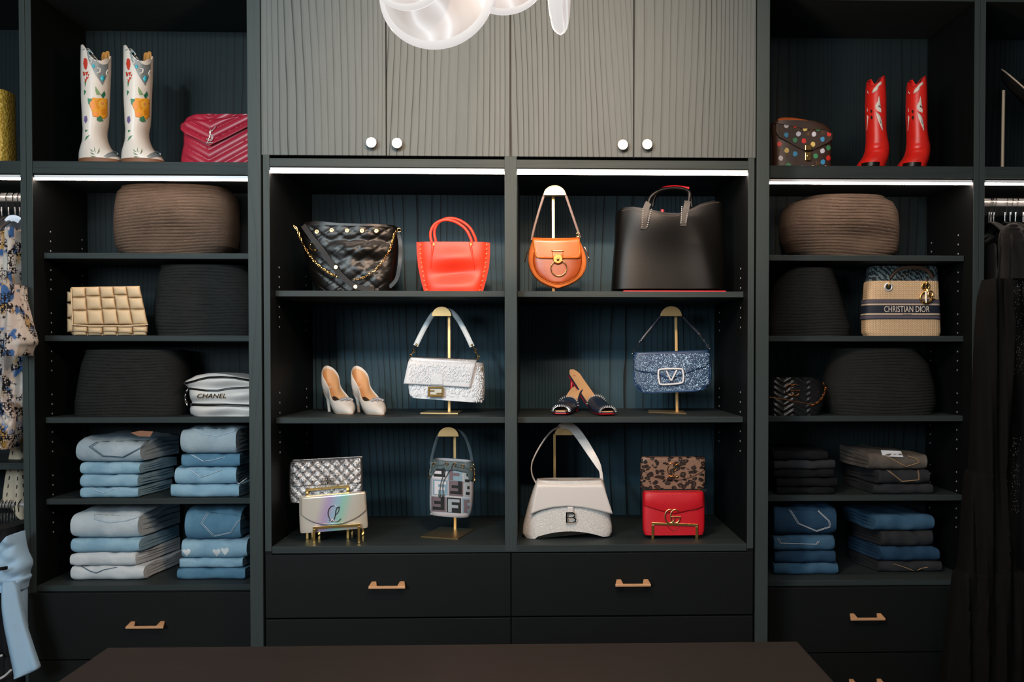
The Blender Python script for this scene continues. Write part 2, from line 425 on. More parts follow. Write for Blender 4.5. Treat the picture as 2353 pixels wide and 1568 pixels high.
for s in (-1, 1):
    for zt, zb, hh in ((.7485, .5515, 1), (.5465, .352, 1), (.347, .12, 0)):
        x0, x1 = (-.7605, -.0015) if s < 0 else (.0015, .7605)
        d = bx('drawer', x0, x1, -.001, .025, zb, zt, M_DRAW, dc)
        if zt > .7: bar_handle(d, *((846, 931, 1341, 1352) if s < 0 else (1414, 1496, 1336, 1347)), -.001)
    sleeves(dc, s*.741, -s, (.107, .48), [at(641, y, .107).z for y in (615, 637, 660, 706, 729, 752, 903, 926, 949, 994, 1017, 1040)])
# ---- four door cabinet above it
uc = thing('wall_cabinet', 'upper cabinet with four tall grained doors and round nickel knobs above the display', 'cabinet', (0, .3, 1.98))
bx('carcass', -.7665, .7665, .024, YB, 1.985, CEIL-.03, M_GAP, uc, bev=0)
for i in range(4):
    x0 = -.766+i*.3832; x1 = x0+.3802
    if i == 2: x0 += .0008
    d = bx('door', x0+.0008, x1+.0008, 0, .021, 1.984, CEIL-.04, M_VEN, uc, bev=.0015)
    kx, ky = ((853.5, 328), (912.5, 329.5), (1431, 333), (1487, 332))[i]; p = at(kx, ky, -.022); g = G()
    pr = [(0, .005), (-.010, .0055), (-.014, .0085), (-.0165, .0155), (-.019, .0168), (-.0245, .0168), (-.0262, .0155), (-.0262, .001)]
    g.rings([[Vector((p.x+r*math.cos(2*PI*j/24), y, p.z+r*math.sin(2*PI*j/24))) for j in range(24)] for y, r in pr])
    mk('knob', g, M_NICK, d)
# ---- shelving units left and right
def side_unit(sg, label, hx):
    u = thing('shelving_unit', label, 'shelving unit', (sg*1.2, .4, 0))
    A = lambda a, b: (min(sg*a, sg*b), max(sg*a, sg*b)); P0, P1 = (1.554, 1.592) if sg < 0 else (1.5394, 1.577); IN = .8095
    bx('side_panel', *A(P0, (P0+P1)/2-.0006), .19, YB, 0, CEIL-.02, M_POST, u, bev=.0006)
    bx('side_skin', *A(P0-.0008, P0+.0005), .192, YB-.012, SF-.02, CEIL-.03, M_SIDE, u, bev=0)  # thin sheet carrying the shade colour over the panel's inner face
    x0, x1 = A(IN, P0-.001)
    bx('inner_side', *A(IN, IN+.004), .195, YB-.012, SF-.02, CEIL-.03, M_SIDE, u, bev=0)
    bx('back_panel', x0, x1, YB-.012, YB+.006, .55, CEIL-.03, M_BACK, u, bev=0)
    bx('fixed_shelf', x0, x1, .19, YB-.013, 1.958, 1.998, M_VENH, u)
    bx('top_panel', x0, x1, .19, YB-.013, 2.545, 2.585, M_VENH, u)
    for z in SZ: bx('shelf', x0+(.001 if sg > 0 else .001), x1-.001, .256, YB-.014, z-.019, z, M_VENH, u)
    bx('bottom_shelf', x0, x1, .191, YB-.014, SF-.019, SF, M_VENH, u)
    bx('drawer_carcass', x0, x1, .22, YB-.014, .08, SF-.02, M_GAP, u, bev=0)
    dx0, dx1 = A(IN+.002, (P0+P1)/2)
    bx('toe_kick', dx0, dx1, .24, .26, 0, .08, M_GAP, u, bev=0)
    for k, (zt, zb) in enumerate(((.5925, .3765), (.3725, .125))):
        d = bx('drawer', dx0, dx1, .17, .1895, zb, zt, M_DRAW, u); bar_handle(d, *hx[k], .17)
    zs = [at(117, y, .305).z for y in (533, 555, 577, 621, 643, 665, 720, 742, 764, 808, 830, 852, 907, 929, 951, 993, 1016, 1038, 1093, 1115, 1137, 1179, 1201, 1223)]
    sleeves(u, sg*(P0-.0009), -sg, (.305, .538), zs)
    return u
side_unit(-1, 'left shelving unit with folded light jeans above a wide drawer', ((288, 375, 1432, 1444), (288, 375, 1577, 1589)))
side_unit(1, 'right shelving unit with dark jeans and red boots above drawers', ((1955, 2035, 1416, 1425), (1953, 2035, 1565, 1577)))
# ---- hanging bays at the outer edges
def bay(sg, label):
    u = thing('wardrobe_bay', label, 'wardrobe', (sg*2.0, .4, 0)); A = lambda a, b: (min(sg*a, sg*b), max(sg*a, sg*b)); P = 1.573 if sg < 0 else 1.5585
    P1 = 1.592 if sg < 0 else 1.577; x0, x1 = A(P1, 2.45)
    bx('side_panel', *A(P+.0006, P1), .19, YB, 0, CEIL-.02, M_POST, u, bev=.0006)
    bx('side_panel', *A(2.45, 2.47), .19, YB, 0, CEIL-.02, M_POST, u)
    bx('fixed_shelf', x0, x1, .19, YB-.013, 1.958, 1.998, M_VENH, u)
    bx('top_panel', x0, x1, .19, YB-.013, 2.545, 2.585, M_VENH, u)
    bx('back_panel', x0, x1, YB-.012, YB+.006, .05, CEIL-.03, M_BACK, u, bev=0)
    zr = at(20 if sg < 0 else 2310, 454 if sg < 0 else 466, .37).z
    mk('hanging_rod', G().cyl((x0, .37, zr), (x1, .37, zr), .015, 20), M_ROD, u)
    if sg < 0:
        bx('middle_shelf', x0, x1, .25, YB-.013, at(20, 1080, .25).z, at(20, 1064, .25).z, M_VENH, u)
        zr = at(20, 1160, .37).z; mk('hanging_rod', G().cyl((x0, .37, zr), (x1, .37, zr), .013, 20), M_ROD, u)
    return u
M_ROD = plain('rod_metal', 'd8d4d0', .3, .6)
bay(-1, 'left hanging bay with a rail of printed and pale clothes'); bay(1, 'right hanging bay with a rail of black dresses')
led('led strip over the black quilted bucket bag and red tote', -.7405, -.0195, .004, 1.934)
led('led strip over the tan saddle bag and large black tote', .0195, .7405, .004, 1.934)
led('led strip over the big rope basket in left shelving', -1.5525, -.8145, .2, 1.942)
led('led strip over the big rope basket in right shelving', .8145, 1.5385, .2, 1.942)
led('led strip above the printed dress at left edge', -2.44, -1.5925, .2, 1.942)
led('led strip above the black dresses at right edge', 1.5775, 2.44, .2, 1.942)
# ---- island in front
isl = thing('island', 'dark brown wooden island top in the foreground', 'island', (-.06, -2.2, 0))
a, b = onz(240, 1494, .86), onz(1830, 1471, .86)
g = G(); y1 = -1.36; g.box(-.665, .541, -2.95, y1, .825, .86); mk('countertop', g, M_ISL, isl, sm=False, bev=.002)
bx('island_body', -.64, .516, -2.92, y1-.03, .08, .825, M_DRAW, isl); bx('toe_kick', -.6, .48, -2.88, y1-.07, 0, .08, M_GAP, isl)
# ---- pendant cluster
pl = thing('pendant_lamp', 'cluster pendant of white swirled glass discs glowing above the island', 'lamp', (.05, -1.42, CEIL))
t_ = NT('swirled_glass'); v = t_.coords((1, 1, 1)); n = t_.noise(v, 9, 2, .4)
wv = t_.new('ShaderNodeTexWave', wave_type='BANDS'); wv.inputs['Scale'].default_value = 3.2; wv.inputs['Distortion'].default_value = 11; wv.inputs['Detail'].default_value = 1.5; wv.inputs['Detail Scale'].default_value = 1.3
t_.link(v, wv.inputs['Vector']); sw = t_.ramp(wv.outputs['Fac'], [(.1, (.56, .49, .45)), (.5, (.68, .62, .59)), (.72, (.92, .89, .88)), (1, (.66, .6, .57))])
t_.base('4a4644', .45, 0, .3); t_.link(sw, t_.b.inputs['Emission Color']); t_.b.inputs['Emission Strength'].default_value = .92; M_SWIRL = t_.m
t_ = NT('white_glass_rim'); t_.base('5a5856', .12); t_.b.inputs['Emission Color'].default_value = (1, .95, .92, 1); t_.b.inputs['Emission Strength'].default_value = .72; M_RIM = t_.m
def disc(c, R, T, ax):
    ax = Vector(ax).normalized(); u = ax.orthogonal().normalized(); w2 = ax.cross(u); g = G()
    prof = [(-.5, .0), (-.5, .8), (-.42, .9), (-.25, .965), (0, 1), (.25, .965), (.42, .9), (.5, .8), (.5, 0)]
    f = lambda k, pr: [[c+ax*T*a+u*R*max(r, .001)*math.cos(2*PI*j/48)+w2*R*max(r, .001)*math.sin(2*PI*j/48) for j in range(48)] for a, r in pr]
    g.rings(f(0, prof[0:3])); g.cur = 1; g.rings(f(0, prof[2:7])); g.cur = 0; g.rings(f(0, prof[6:]))
    return mk('glass_disc', g, [M_SWIRL, M_RIM], pl)
D1 = at(1004, -17, -1.41); disc(D1, .099, .03, (-.12, -1, .1))
D2 = at(1152, -77, -1.36); disc(D2, .083, .03, (.12, -1, -.05))
D3 = at(1284, -62, -1.44); disc(D3, .098, .026, (1, -.12, 0))

D4 = at(940, -66, -1.47); disc(D4, .066, .026, (-.1, -1, .1))
for d in (D1, D2, D3, D4): mk('stem', G().cyl((d.x, d.y, d.z+.07), (d.x*.5+.025, -1.42, CEIL-.02), .003, 8), M_GOLD, pl)
mk('canopy', G().cyl((.05, -1.42, CEIL-.025), (.05, -1.42, CEIL), .09, 32), M_GOLD, pl)
# ================================================================== BASKETS
def rope(name, c, c2):
    t = NT(name); n = t.noise(t.coords((.35, 1, 1.6)), 120, 3, .6); n2 = t.noise(t.coords(), 14, 2); n3 = t.noise(t.coords((1, 1, .5)), 420, 2)
    t.base(t.mix(t.math('MULTIPLY', t.math('ADD', n, n2), .6), c, c2), .85, 0, .12); t.bump(t.math('ADD', n3, n), .7, .0022); return t.m
M_ROPE = rope('rope_lit', '2f2722', '57493e'); M_ROPED = rope('rope_shaded', '1c1d1d', '2c2d2c')  # one kind of rope: strip-lit and shaded copies, light put into the colours
def basket(label, rows, Y, T, m, period=7.2, sag=None, n=3, group='coiled rope baskets', tilt=0):
    y0 = rows[0][0]; y1 = rows[-1][0]; N = int((y1-y0)/period*7)
    def d(px, py, u, v):
        ph = (py+tilt*(px-rows[0][1])/100+2*math.sin(px/37+py/30))/period
        r = .0042*math.sqrt(max(0, 1-(2*(ph % 1)-1)**2))
        if sag: r -= sag[4]*math.exp(-((px-sag[0])/sag[2])**2-((py-sag[1])/sag[3])**2)
        return r
    base = at((rows[-1][1]+rows[-1][2])/2, y1, Y+T/2); g = G()
    loft(g, rows, Y, T, n, 30, N, d, hollow=.5, sm=2)
    t = thing('rope_basket', label, 'basket', base, group); mk('coiled_body', g, m, t)
    g = G(); r0 = rows[0]; a = at(r0[1], r0[0], Y+T*.1); b = at(r0[2], r0[0], Y+T*.1); hw = (b.x-a.x)/2*.985
    g.tube([Vector(((a.x+b.x)/2+hw*math.copysign(abs(math.cos(q))**.7, math.cos(q)), Y+T/2-T/2*.985*math.copysign(abs(math.sin(q))**.7, math.sin(q)), a.z+.002)) for q in [2*PI*i/28 for i in range(28)]], .005, 8, True, k=2)
    mk('rim', g, m, t); return t
basket('large coiled rope basket in left shelving under the light strip', [(424, 262, 505), (432, 250, 515), (450, 246, 521), (490, 241, 522), (530, 241, 522), (558, 246, 518), (573, 256, 505), (581.5, 272, 492)], .30, .26, M_ROPE, sag=(360, 535, 90, 38, .02), tilt=5)
basket('large coiled rope basket in right shelving under the light strip', [(446, 1862, 2045), (454, 1830, 2068), (475, 1816, 2080), (510, 1812, 2084), (545, 1818, 2083), (570, 1830, 2078), (585, 1850, 2060)], .30, .26, M_ROPE, sag=(1990, 540, 90, 24, .018), tilt=-4)
basket('dark rope basket behind the padded beige bag', [(612, 355, 560), (640, 345, 574), (690, 338, 580), (740, 336, 582), (771, 345, 575)], .31, .25, M_ROPED)
basket('dark rope basket beside the white striped pouch bag', [(812, 180, 395), (840, 168, 402), (880, 160, 405), (930, 152, 410), (960, 152, 408)], .30, .26, M_ROPED)
basket('dark rope basket left of the woven cane handbag', [(618, 1808, 1925), (660, 1796, 1940), (710, 1785, 1955), (750, 1775, 1968), (771, 1778, 1966)], .31, .25, M_ROPED)
basket('dark rope basket right of the black chevron bag', [(806, 1940, 2120), (840, 1925, 2150), (890, 1912, 2165), (930, 1910, 2168), (954, 1920, 2160)], .31, .25, M_ROPED)

# ================================================================== FOLDED JEANS
DN = {'sky': denim('denim_sky', '6e9ab6', 'a6cadc'), 'pale': denim('denim_pale', 'abbcc6', 'cad6dd'), 'ice': denim('denim_ice', 'bac4ca', 'dadfe2'), 'grey': denim('denim_faded', '728c9c', 'b6c5ce', 5),
      'mid': denim('denim_mid', '44708e', '6b96b0'), 'blue': denim('denim_blue', '264762', '476b86'), 'deep': denim('denim_deep', '1a3148', '2c4b66'), 'navy': denim('denim_navy', '0f2035', '1d3550'),
      'black': denim('denim_black', '0e0f11', '1b1c1e'), 'ash': denim('denim_ash', '4a4642', '6d665f', 14), 'soot': denim('denim_soot', '24262a', '36383b')}
ST_L = plain('stitch_pale', 'b9cddb', .7); ST_D = plain('stitch_dark', '3e566b', .7); ST_T = plain('stitch_tan', 'a88a68', .7); ST_W = plain('stitch_white', 'c9d0d6', .7)
def jean(label, x0, x1, z0, z1, Y, L, m, group, seed, drop=(0, 0), pocket=None, stm=None, rise=0, tip=0):
    rnd = random.Random(seed); h = z1-z0; t = h*.27; g = G(); nx = 18
    ph = [rnd.uniform(0, 6.28) for _ in range(8)]
    def prof(hh, zo, yo, th):
        r = hh/2; o = []; i_ = []
        for k in range(11):
            a = PI/2+PI*k/10; o.append((yo+r*.8-r*.8*math.sin(a-PI/2), zo+r+r*math.cos(a-PI/2)))
        for k in range(9):
            a = PI*k/8; i_.append((yo+r*.8-(r-th)*.8*math.sin(a), zo+r+(r-th)*math.cos(a)))
        ys = [.33, .66, 1.0]
        top = [(yo+(L-yo)*q, zo+hh+.003*math.sin(4*q+ph[0])) for q in ys][::-1]; bot = [(yo+(L-yo)*q, zo+.0) for q in ys]
        itop = [(yo+(L-yo)*q, zo+hh-th) for q in ys][::-1]; ibot = [(yo+(L-yo)*q, zo+th) for q in ys]
        return top+o+bot+ibot[::-1]+i_[::-1]+itop[::-1]
    for li, (hh, zo, yo, th) in enumerate(((h, 0, 0, t), (h-2*t-.001, t+.0005, t*.8+.002, min(t*.9, (h-2*t)*.45)))):
        pr = prof(hh, zo, yo, th); R = []
        for i in range(nx+1):
            q = i/nx; e = min(q, 1-q); sq = 1-.12*math.exp(-e*40); x = x0+(x1-x0)*q; ring = []
            for (y, z) in pr:
                w1 = .0035*math.sin(9*q+ph[1])+.002*math.sin(23*q+ph[2]); zz = (z-h/2)*sq+h/2
                wv = .0028*math.sin(11*q+ph[3]+y*25)+.0016*math.sin(29*q+ph[4]+y*40)
                lift = max(0, z/h-.35)*(drop[0]*(1-q)+drop[1]*q); back = min(1, max(0, (y-.02)/.14))
                zt = z0+zz+(wv*min(1, z/h) if z > .001 else 0)+lift+rise*back*(z/h)
                zt = max(zt, z0+.0004)
                if not rise: zt = min(zt, z0+h-.0006)
                ring.append(Vector((x+(rnd.uniform(-1, 1)*.001 if 0 < i < nx else 0)+.006*math.sin(y*30+ph[5])*(1 if q in (0, 1) else 0)+(y-.0)*tip, Y+max(0, y+w1*(1-back*.7)), zt)))
            R.append(ring)
        g.rings(R)
    th_ = thing('folded_jeans', label, 'jeans', ((x0+x1)/2, Y+.1, z0), group)
    b = mk('folded_denim', g, m, th_)
    # side seam roll at the outer leg
    S = Surf(g, Y)
    if pocket:
        p = G(); decal(p, S, pocket, .0012, 9); mk('back_pocket', p, m, th_, sol=.0012)
        p = G()
        n = len(pocket); cx = sum(q[0] for q in pocket)/n; cy = sum(q[1] for q in pocket)/n
        for s_ in (.965, .89):
            P = [(cx+(a-cx)*s_, cy+(b_-cy)*s_) for a, b_ in pocket]
            P2 = []
            for a, b_ in zip(P, P[1:]): P2 += [(a[0]+(b_[0]-a[0])*k/8, a[1]+(b_[1]-a[1])*k/8) for k in range(8)]
            P2.append(P[-1]); p.tube([S(a, b_, .0028) for a, b_ in P2], .0008, 4, k=1)
        mk('stitching', p, stm or ST_L, th_)
    return th_
def stack(zb, Y, L, items, group, sg):
    z = zb
    for i, (px0, px1, pt, pb, m, lab, kw) in enumerate(items):
        a = at(px0, pb, Y); b = at(px1, pb, Y); h = at(px0, pt, Y).z-a.z
        jean(lab, a.x, b.x, z, z+h*.985, Y, L, DN[m], group, hash_(lab), **kw); z += h
def hash_(s): return sum(ord(c)*(i+1) for i, c in enumerate(s))
# bottom first
stack(SZ[3]+.0005, .27, .27, [
    (181, 313, 1121.5, 1146, 'sky', 'light blue jeans with pocket stitching, lowest of upper far left stack', dict(pocket=[(208, 1120), (218, 1127), (238, 1133), (262, 1125), (282, 1120)], tip=.1)),
    (179, 312, 1092, 1121.5, 'sky', 'light blue jeans second from the bottom of upper far left stack', dict(tip=.12)),
    (180, 316, 1064, 1092, 'sky', 'grey blue jeans just under the faded pair with dark pocket', dict(drop=(.006, -.004), tip=.12)),
    (174, 322, 1014, 1064, 'grey', 'faded grey blue jeans with large dark pocket topping upper far left stack', dict(drop=(.008, -.012), rise=.012, tip=.1, stm=ST_D, pocket=[(222, 1015), (203, 1027), (235, 1050), (284, 1053), (330, 1028), (345, 1012)]))],
    'light jeans stacked on the upper jeans shelf', -1)
stack(SZ[3]+.0005, .27, .27, [
    (394, 552, 1117, 1147, 'sky', 'light blue jeans lowest of upper stack beside the centre panel', {}),
    (397, 538, 1077, 1117, 'sky', 'light blue jeans with v stitched pocket and beaded cuff', dict(pocket=[(432, 1078), (460, 1098), (476, 1093), (512, 1080)])),
    (414, 548, 1047, 1077, 'mid', 'medium blue jeans with v pocket under the whitened pair', dict(pocket=[(438, 1045), (466, 1061), (490, 1058), (520, 1050)])),
    (418, 546, 988, 1047, 'grey', 'thick faded blue jeans with whitened patch topping a stack', dict(rise=.006, pocket=[(440, 985), (470, 1000), (500, 1003), (540, 992), (548, 984)]))],
    'light jeans stacked on the upper jeans shelf', -1)
stack(SF+.0005, .26, .29, [
    (159, 326, 1302, 1335, 'ice', 'off white jeans with stitched pocket lowest of bottom far left stack', dict(tip=.12, stm=ST_D, pocket=[(182, 1300), (205, 1313), (221, 1318), (240, 1310), (270, 1304)])),
    (164, 314, 1271, 1302, 'ice', 'off white jeans second from bottom of lower far left stack', dict(tip=.14)),
    (160, 316, 1239, 1271, 'sky', 'pale blue jeans third from bottom of lower far left stack', dict(tip=.12)),
    (166, 320, 1180, 1239, 'pale', 'thick pale grey blue jeans topping lower far left stack', dict(rise=.012, tip=.1, stm=ST_L, pocket=[(216, 1182), (216, 1194), (250, 1202), (290, 1198), (330, 1186)]))],
    'light jeans stacked on the bottom shelf', -1)
stack(SF+.0005, .26, .29, [
    (409, 566, 1307, 1334, 'mid', 'medium blue jeans lowest of bottom stack beside the centre panel', {}),
    (416, 560, 1285, 1307, 'sky', 'pale blue jeans under the pair with white heart patches', {}),
    (413, 562, 1243, 1285, 'sky', 'light blue jeans with white heart patches', {}),
    (420, 548, 1177, 1243, 'mid', 'blue jeans with large angled pocket topping lower stack beside centre panel', dict(rise=.010, pocket=[(475, 1176), (459, 1203), (490, 1235), (532, 1226), (548, 1200), (566, 1186)]))],
    'light jeans stacked on the bottom shelf', -1)
stack(SZ[3]+.0005, .28, .26, [
    (1788, 1921, 1120, 1137, 'black', 'black trousers at the very bottom of the black stack', dict()),
    (1782, 1921, 1099, 1120, 'black', 'black trousers second from bottom of the black stack', {}),
    (1782, 1918, 1079, 1099, 'black', 'black trousers in the middle of the black stack', {}),
    (1779, 1920, 1058, 1079, 'soot', 'black trousers second from top of the black stack', {}),
    (1781, 1906, 1036, 1058, 'black', 'black trousers topping the black stack', {})], 'black trousers stacked under the chevron bag', 1)
stack(SZ[3]+.0005, .28, .26, [
    (2012, 2148, 1113, 1136, 'soot', 'dark grey jeans lowest of the grey stack', dict(tip=-.1)),
    (2016, 2134, 1080, 1113, 'soot', 'charcoal jeans with angled pocket in middle of the grey stack', dict(tip=-.1, stm=ST_T, pocket=[(2036, 1080), (2072, 1108), (2113, 1104), (2113, 1092), (2111, 1080)])),
    (2000, 2134, 1044, 1080, 'ash', 'washed grey jeans with paper label topping the grey stack', dict(rise=.008, drop=(.008, -.008), tip=-.12, stm=ST_T, pocket=[(2030, 1046), (2082, 1074), (2115, 1064), (2108, 1054), (2085, 1047)]))], 'grey jeans stacked beside the black trousers', 1)
stack(SF+.0005, .27, .27, [
    (1783, 1930, 1301, 1328, 'blue', 'blue jeans lowest of the dark stack beside the centre panel', dict()),
    (1786, 1924, 1273, 1301, 'deep', 'dark blue jeans second from bottom beside the centre panel', dict()),
    (1783, 1922, 1238, 1273, 'blue', 'blue jeans with flat stitched pocket band, under the dark top pair', dict(stm=ST_W, pocket=[(1784, 1237), (1790, 1249), (1880, 1252), (1886, 1243)])),
    (1778, 1920, 1170, 1238, 'deep', 'dark blue jeans with angled pocket topping the stack beside centre panel', dict(rise=.008, stm=ST_W, drop=(0, -.006), pocket=[(1811, 1170), (1832, 1204), (1877, 1223), (1911, 1212), (1908, 1198), (1880, 1172)]))],
    'dark jeans on the bottom shelf', 1)
stack(SF+.0005, .30, .24, [
    (2020, 2164, 1296, 1321, 'soot', 'charcoal jeans with v pocket lowest of the rightmost stack', dict(tip=-.15, stm=ST_T, pocket=[(2052, 1296), (2080, 1305), (2103, 1314), (2118, 1307), (2134, 1304)])),
    (2024, 2158, 1262, 1296, 'deep', 'dark blue jeans second from bottom of the rightmost stack', dict(tip=-.15)),
    (2026, 2145, 1226, 1262, 'soot', 'charcoal blue jeans third from bottom of the rightmost stack', dict(tip=-.15)),
    (2010, 2147, 1188, 1226, 'blue', 'medium blue jeans topping the rightmost stack', dict(tip=-.15))], 'dark jeans on the bottom shelf', 1)
# paper label on the grey jeans, heart patches, leather patch
def child_of(label): return [o for o in bpy.data.objects if o.get('label') == label][0]
def surf_of(o):
    c = [x for x in o.children][0]; off = ROOT[o.name]; return Surf(type('q', (), dict(v=[v.co+off for v in c.data.vertices], f=[tuple(p.vertices) for p in c.data.polygons]))())
o = child_of('washed grey jeans with paper label topping the grey stack'); S = surf_of(o)
mk('paper_label', decal(G(), S, [(2024, 1035), (2070, 1037), (2076, 1051), (2028, 1049)], .007), plain('paper', 'd8dde2', .8), o)
o = child_of('light blue jeans with white heart patches'); S = surf_of(o)
for x, y in ((428, 1271), (497, 1271), (516, 1268)):
    mk('heart_patch', decal(G(), S, [(x-9, y-4), (x-6, y-9), (x, y-6), (x+5, y-10), (x+10, y-6), (x+9, y), (x+1, y+9)], .002), plain('patch_white', 'dfe6ea', .9), o)
o = child_of('faded grey blue jeans with large dark pocket topping upper far left stack'); S = surf_of(o)
mk('waist_patch', decal(G(), S, [(300, 995), (322, 990), (352, 992), (345, 1004), (318, 1003)], .003), leather('patch_tan', '8a5a3a'), o)
o = child_of('light blue jeans with v stitched pocket and beaded cuff'); S = surf_of(o); g = G()
for i in range(14): p = at(538+i*2.2, 1112-abs(i-5)*1.5, .29); g.sphere(p, .0028, nu=6, nv=4)
mk('beads', g, M_CHR, o, kind='stuff')
# ================================================================== BAG STANDS AND EASELS
def stand(label, cap, capb, pole, Y, z, bq, m=None, ypole=.03):
    """cap = (x0, x1, ytop); capb = cap bottom y; pole = (px top, px bottom); bq = base plate corner pixels on the shelf"""
    m = m or M_GOLD; cx = (cap[0]+cap[1])/2; p0 = at(pole[1], 0, Y+ypole); 
    t = thing('bag_stand', label, 'bag stand', Vector((at(pole[1], 900, Y+ypole).x, Y+ypole, z)), 'brass bag stands')
    B = [q if isinstance(q, Vector) else onz(q[0], q[1], z+.002) for q in bq]; g = G(); g.add([Vector((p.x, p.y, z+.0002)) for p in B]+[Vector((p.x, p.y, z+.0035)) for p in B], [(3, 2, 1, 0), (4, 5, 6, 7)]+[(i, (i+1) % 4, 4+(i+1) % 4, 4+i) for i in range(4)])
    mk('base_plate', g, m, t, sm=False)
    a = at(pole[0], capb-3, Y+ypole); px = sum(p.x for p in B)/4
    zb = z+.003; b = Vector((at(pole[1], 780, Y+ypole).x, Y+ypole, zb))
    g = G(); g.rings([[p+Vector((x*.0046, y*.004, 0)) for x, y in ((1, 1), (-1, 1), (-1, -1), (1, -1))] for p in (b, a)]); mk('pole', g, m, t, sm=False, bev=.0006)
    g = G(); rx = (cap[1]-cap[0])/2; poly_ex(g, [(cap[0], capb), (cap[1], capb)]+arc(cx, capb, rx, capb-cap[2], 0, 180, 20)[1:-1], Y, .004)
    mk('front_disc', g, m, t, sm=False, bev=.0005)
    g = G(); poly_ex(g, [(cap[0]+4, capb-2), (cap[1]-4, capb-2)]+arc(cx, capb-2, rx-4, (capb-cap[2])-4, 0, 180, 20)[1:-1], Y+.004, ypole+.01)
    mk('hook_block', g, m, t, sm=False); return t
stand('brass bag stand holding the tan saddle bag', (1249, 1300, 426), 449, (1271, 1272), .15, CZ[0], [Vector((.015+.03, .13, CZ[0])), Vector((.145, .13, CZ[0])), Vector((.145, .23, CZ[0])), Vector((.045, .23, CZ[0]))], ypole=.05)
stand('brass bag stand holding the white feathered bag', (992, 1037, 705), 727, (1032, 1032), .27, CZ[1], [(966, 950), (1052, 951), (1064, 945), (985, 944)], ypole=.055)
stand('brass bag stand holding the blue crystal bag', (1518, 1567, 704), 727, (1553, 1556), .27, CZ[1], [(1490, 948), (1577, 951), (1570, 945), (1490, 943)], ypole=.055)
stand('brass bag stand holding the small geometric bucket bag', (1006, 1054, 982), 1004, (1045, 1045), .20, CFZ, [(967, 1234), (1052, 1240), (1090, 1217), (1012, 1212)], ypole=.075)
stand('brass bag stand behind the white crocodile flap bag', (1274, 1318, 980), 1001, (1274, 1275), .30, CFZ, [(1240, 1226), (1320, 1226), (1310, 1212), (1240, 1212)])
def easel(label, x0, x1, yb0, yb1, yl0, yl1, Y, z, back=True, cat='display easel'):
    """front frame: two legs joined by a bar near the top"""
    t = thing('clutch_easel', label, cat, Vector((at((x0+x1)/2, yl0, Y).x, Y, z)), 'brass clutch easels')
    g = G(); a = at(x0, yb0, Y); b = at(x1, yb1, Y); r = .0042
    P = [Vector((a.x, Y, z+.0004)), a, b, Vector((b.x, Y, z+.0004))]
    for p, q in ((P[0], P[1]), (P[3], P[2])):
        g.box(p.x-r, p.x+r, Y-.0028, Y+.0028, p.z, q.z-.0051)
    g.hexa([Vector((a.x-r, Y-.003, a.z-.005)), Vector((b.x+r, Y-.003, b.z-.005)), Vector((a.x-r, Y+.003, a.z-.005)), Vector((b.x+r, Y+.003, b.z-.005)),
            Vector((a.x-r, Y-.003, a.z+.003)), Vector((b.x+r, Y-.003, b.z+.003)), Vector((a.x-r, Y+.003, a.z+.003)), Vector((b.x+r, Y+.003, b.z+.003))])
    mk('front_frame', g, M_GOLD2, t, sm=False, bev=.0007)
    g = G()
    for x in (a.x, b.x):
        g.box(x-.003, x+.003, Y+.003, Y+.07, z+.014, z+.019); g.box(x-.003, x+.003, Y+.07, Y+.075, z+.0004, z+.10); mk('rear_support', g, M_GOLD2, t, sm=False); g = G()
    return t
easel('low brass easel under the iridescent clutch', 722, 825, 1213, 1206, 1249, 1240, .045, CFZ)
easel('tall brass easel under the silver quilted clutch', 706, 799, 1126, 1117, 1236, 1230, .125, CFZ)
easel('brass easel holding the red flap clutch', 1500, 1601, 1203, 1207, 1238, 1240, .085, CFZ)

# ================================================================== LOGOS
def gg(g, S, cx, cy, w_, h, r, off=.004):
    rr = w_*.31
    for c in (cx-w_*.19, cx+w_*.16):
        line(g, S, arc(c, cy, rr, h*.5, 48, 330, 22), r, off, 2)
        line(g, S, [(c+1, cy+h*.03), (c+rr+w_*.03, cy+h*.03), (c+rr-w_*.06, cy+h*.28)], r, off, 1)
def cl(g, S, cx, cy, s, r, off=.003):
    """looping cursive double initial"""
    q = lambda pts: [(cx+x*s, cy+y*s) for x, y in pts]
    line(g, S, q([(.35, -.8), (.1, -.98), (-.3, -.9), (-.62, -.5), (-.7, 0), (-.55, .5), (-.2, .85), (.1, .8)]), r, off)
    line(g, S, q([(.75, -.85), (.45, -.75), (.25, -.4), (.2, .1), (.05, .6), (-.3, .92), (-.5, .8), (-.25, .68), (.15, .9), (.5, .92), (.85, .6)]), r, off)
    line(g, S, q([(.2, .1), (.45, -.1), (.62, -.45), (.6, -.8), (.45, -.75)]), r*.8, off)
def stitches(parent, S, pts, m, r=.0006, off=.0018): g = G(); line(g, S, pts, r, off, 3, 4); return mk('stitching', g, m, parent)

# ================================================================== DISPLAY ROW 1
def ring_buckle(g, c, R, r): g.torus(c, R, r, (0, 1, .1), 20, 6)
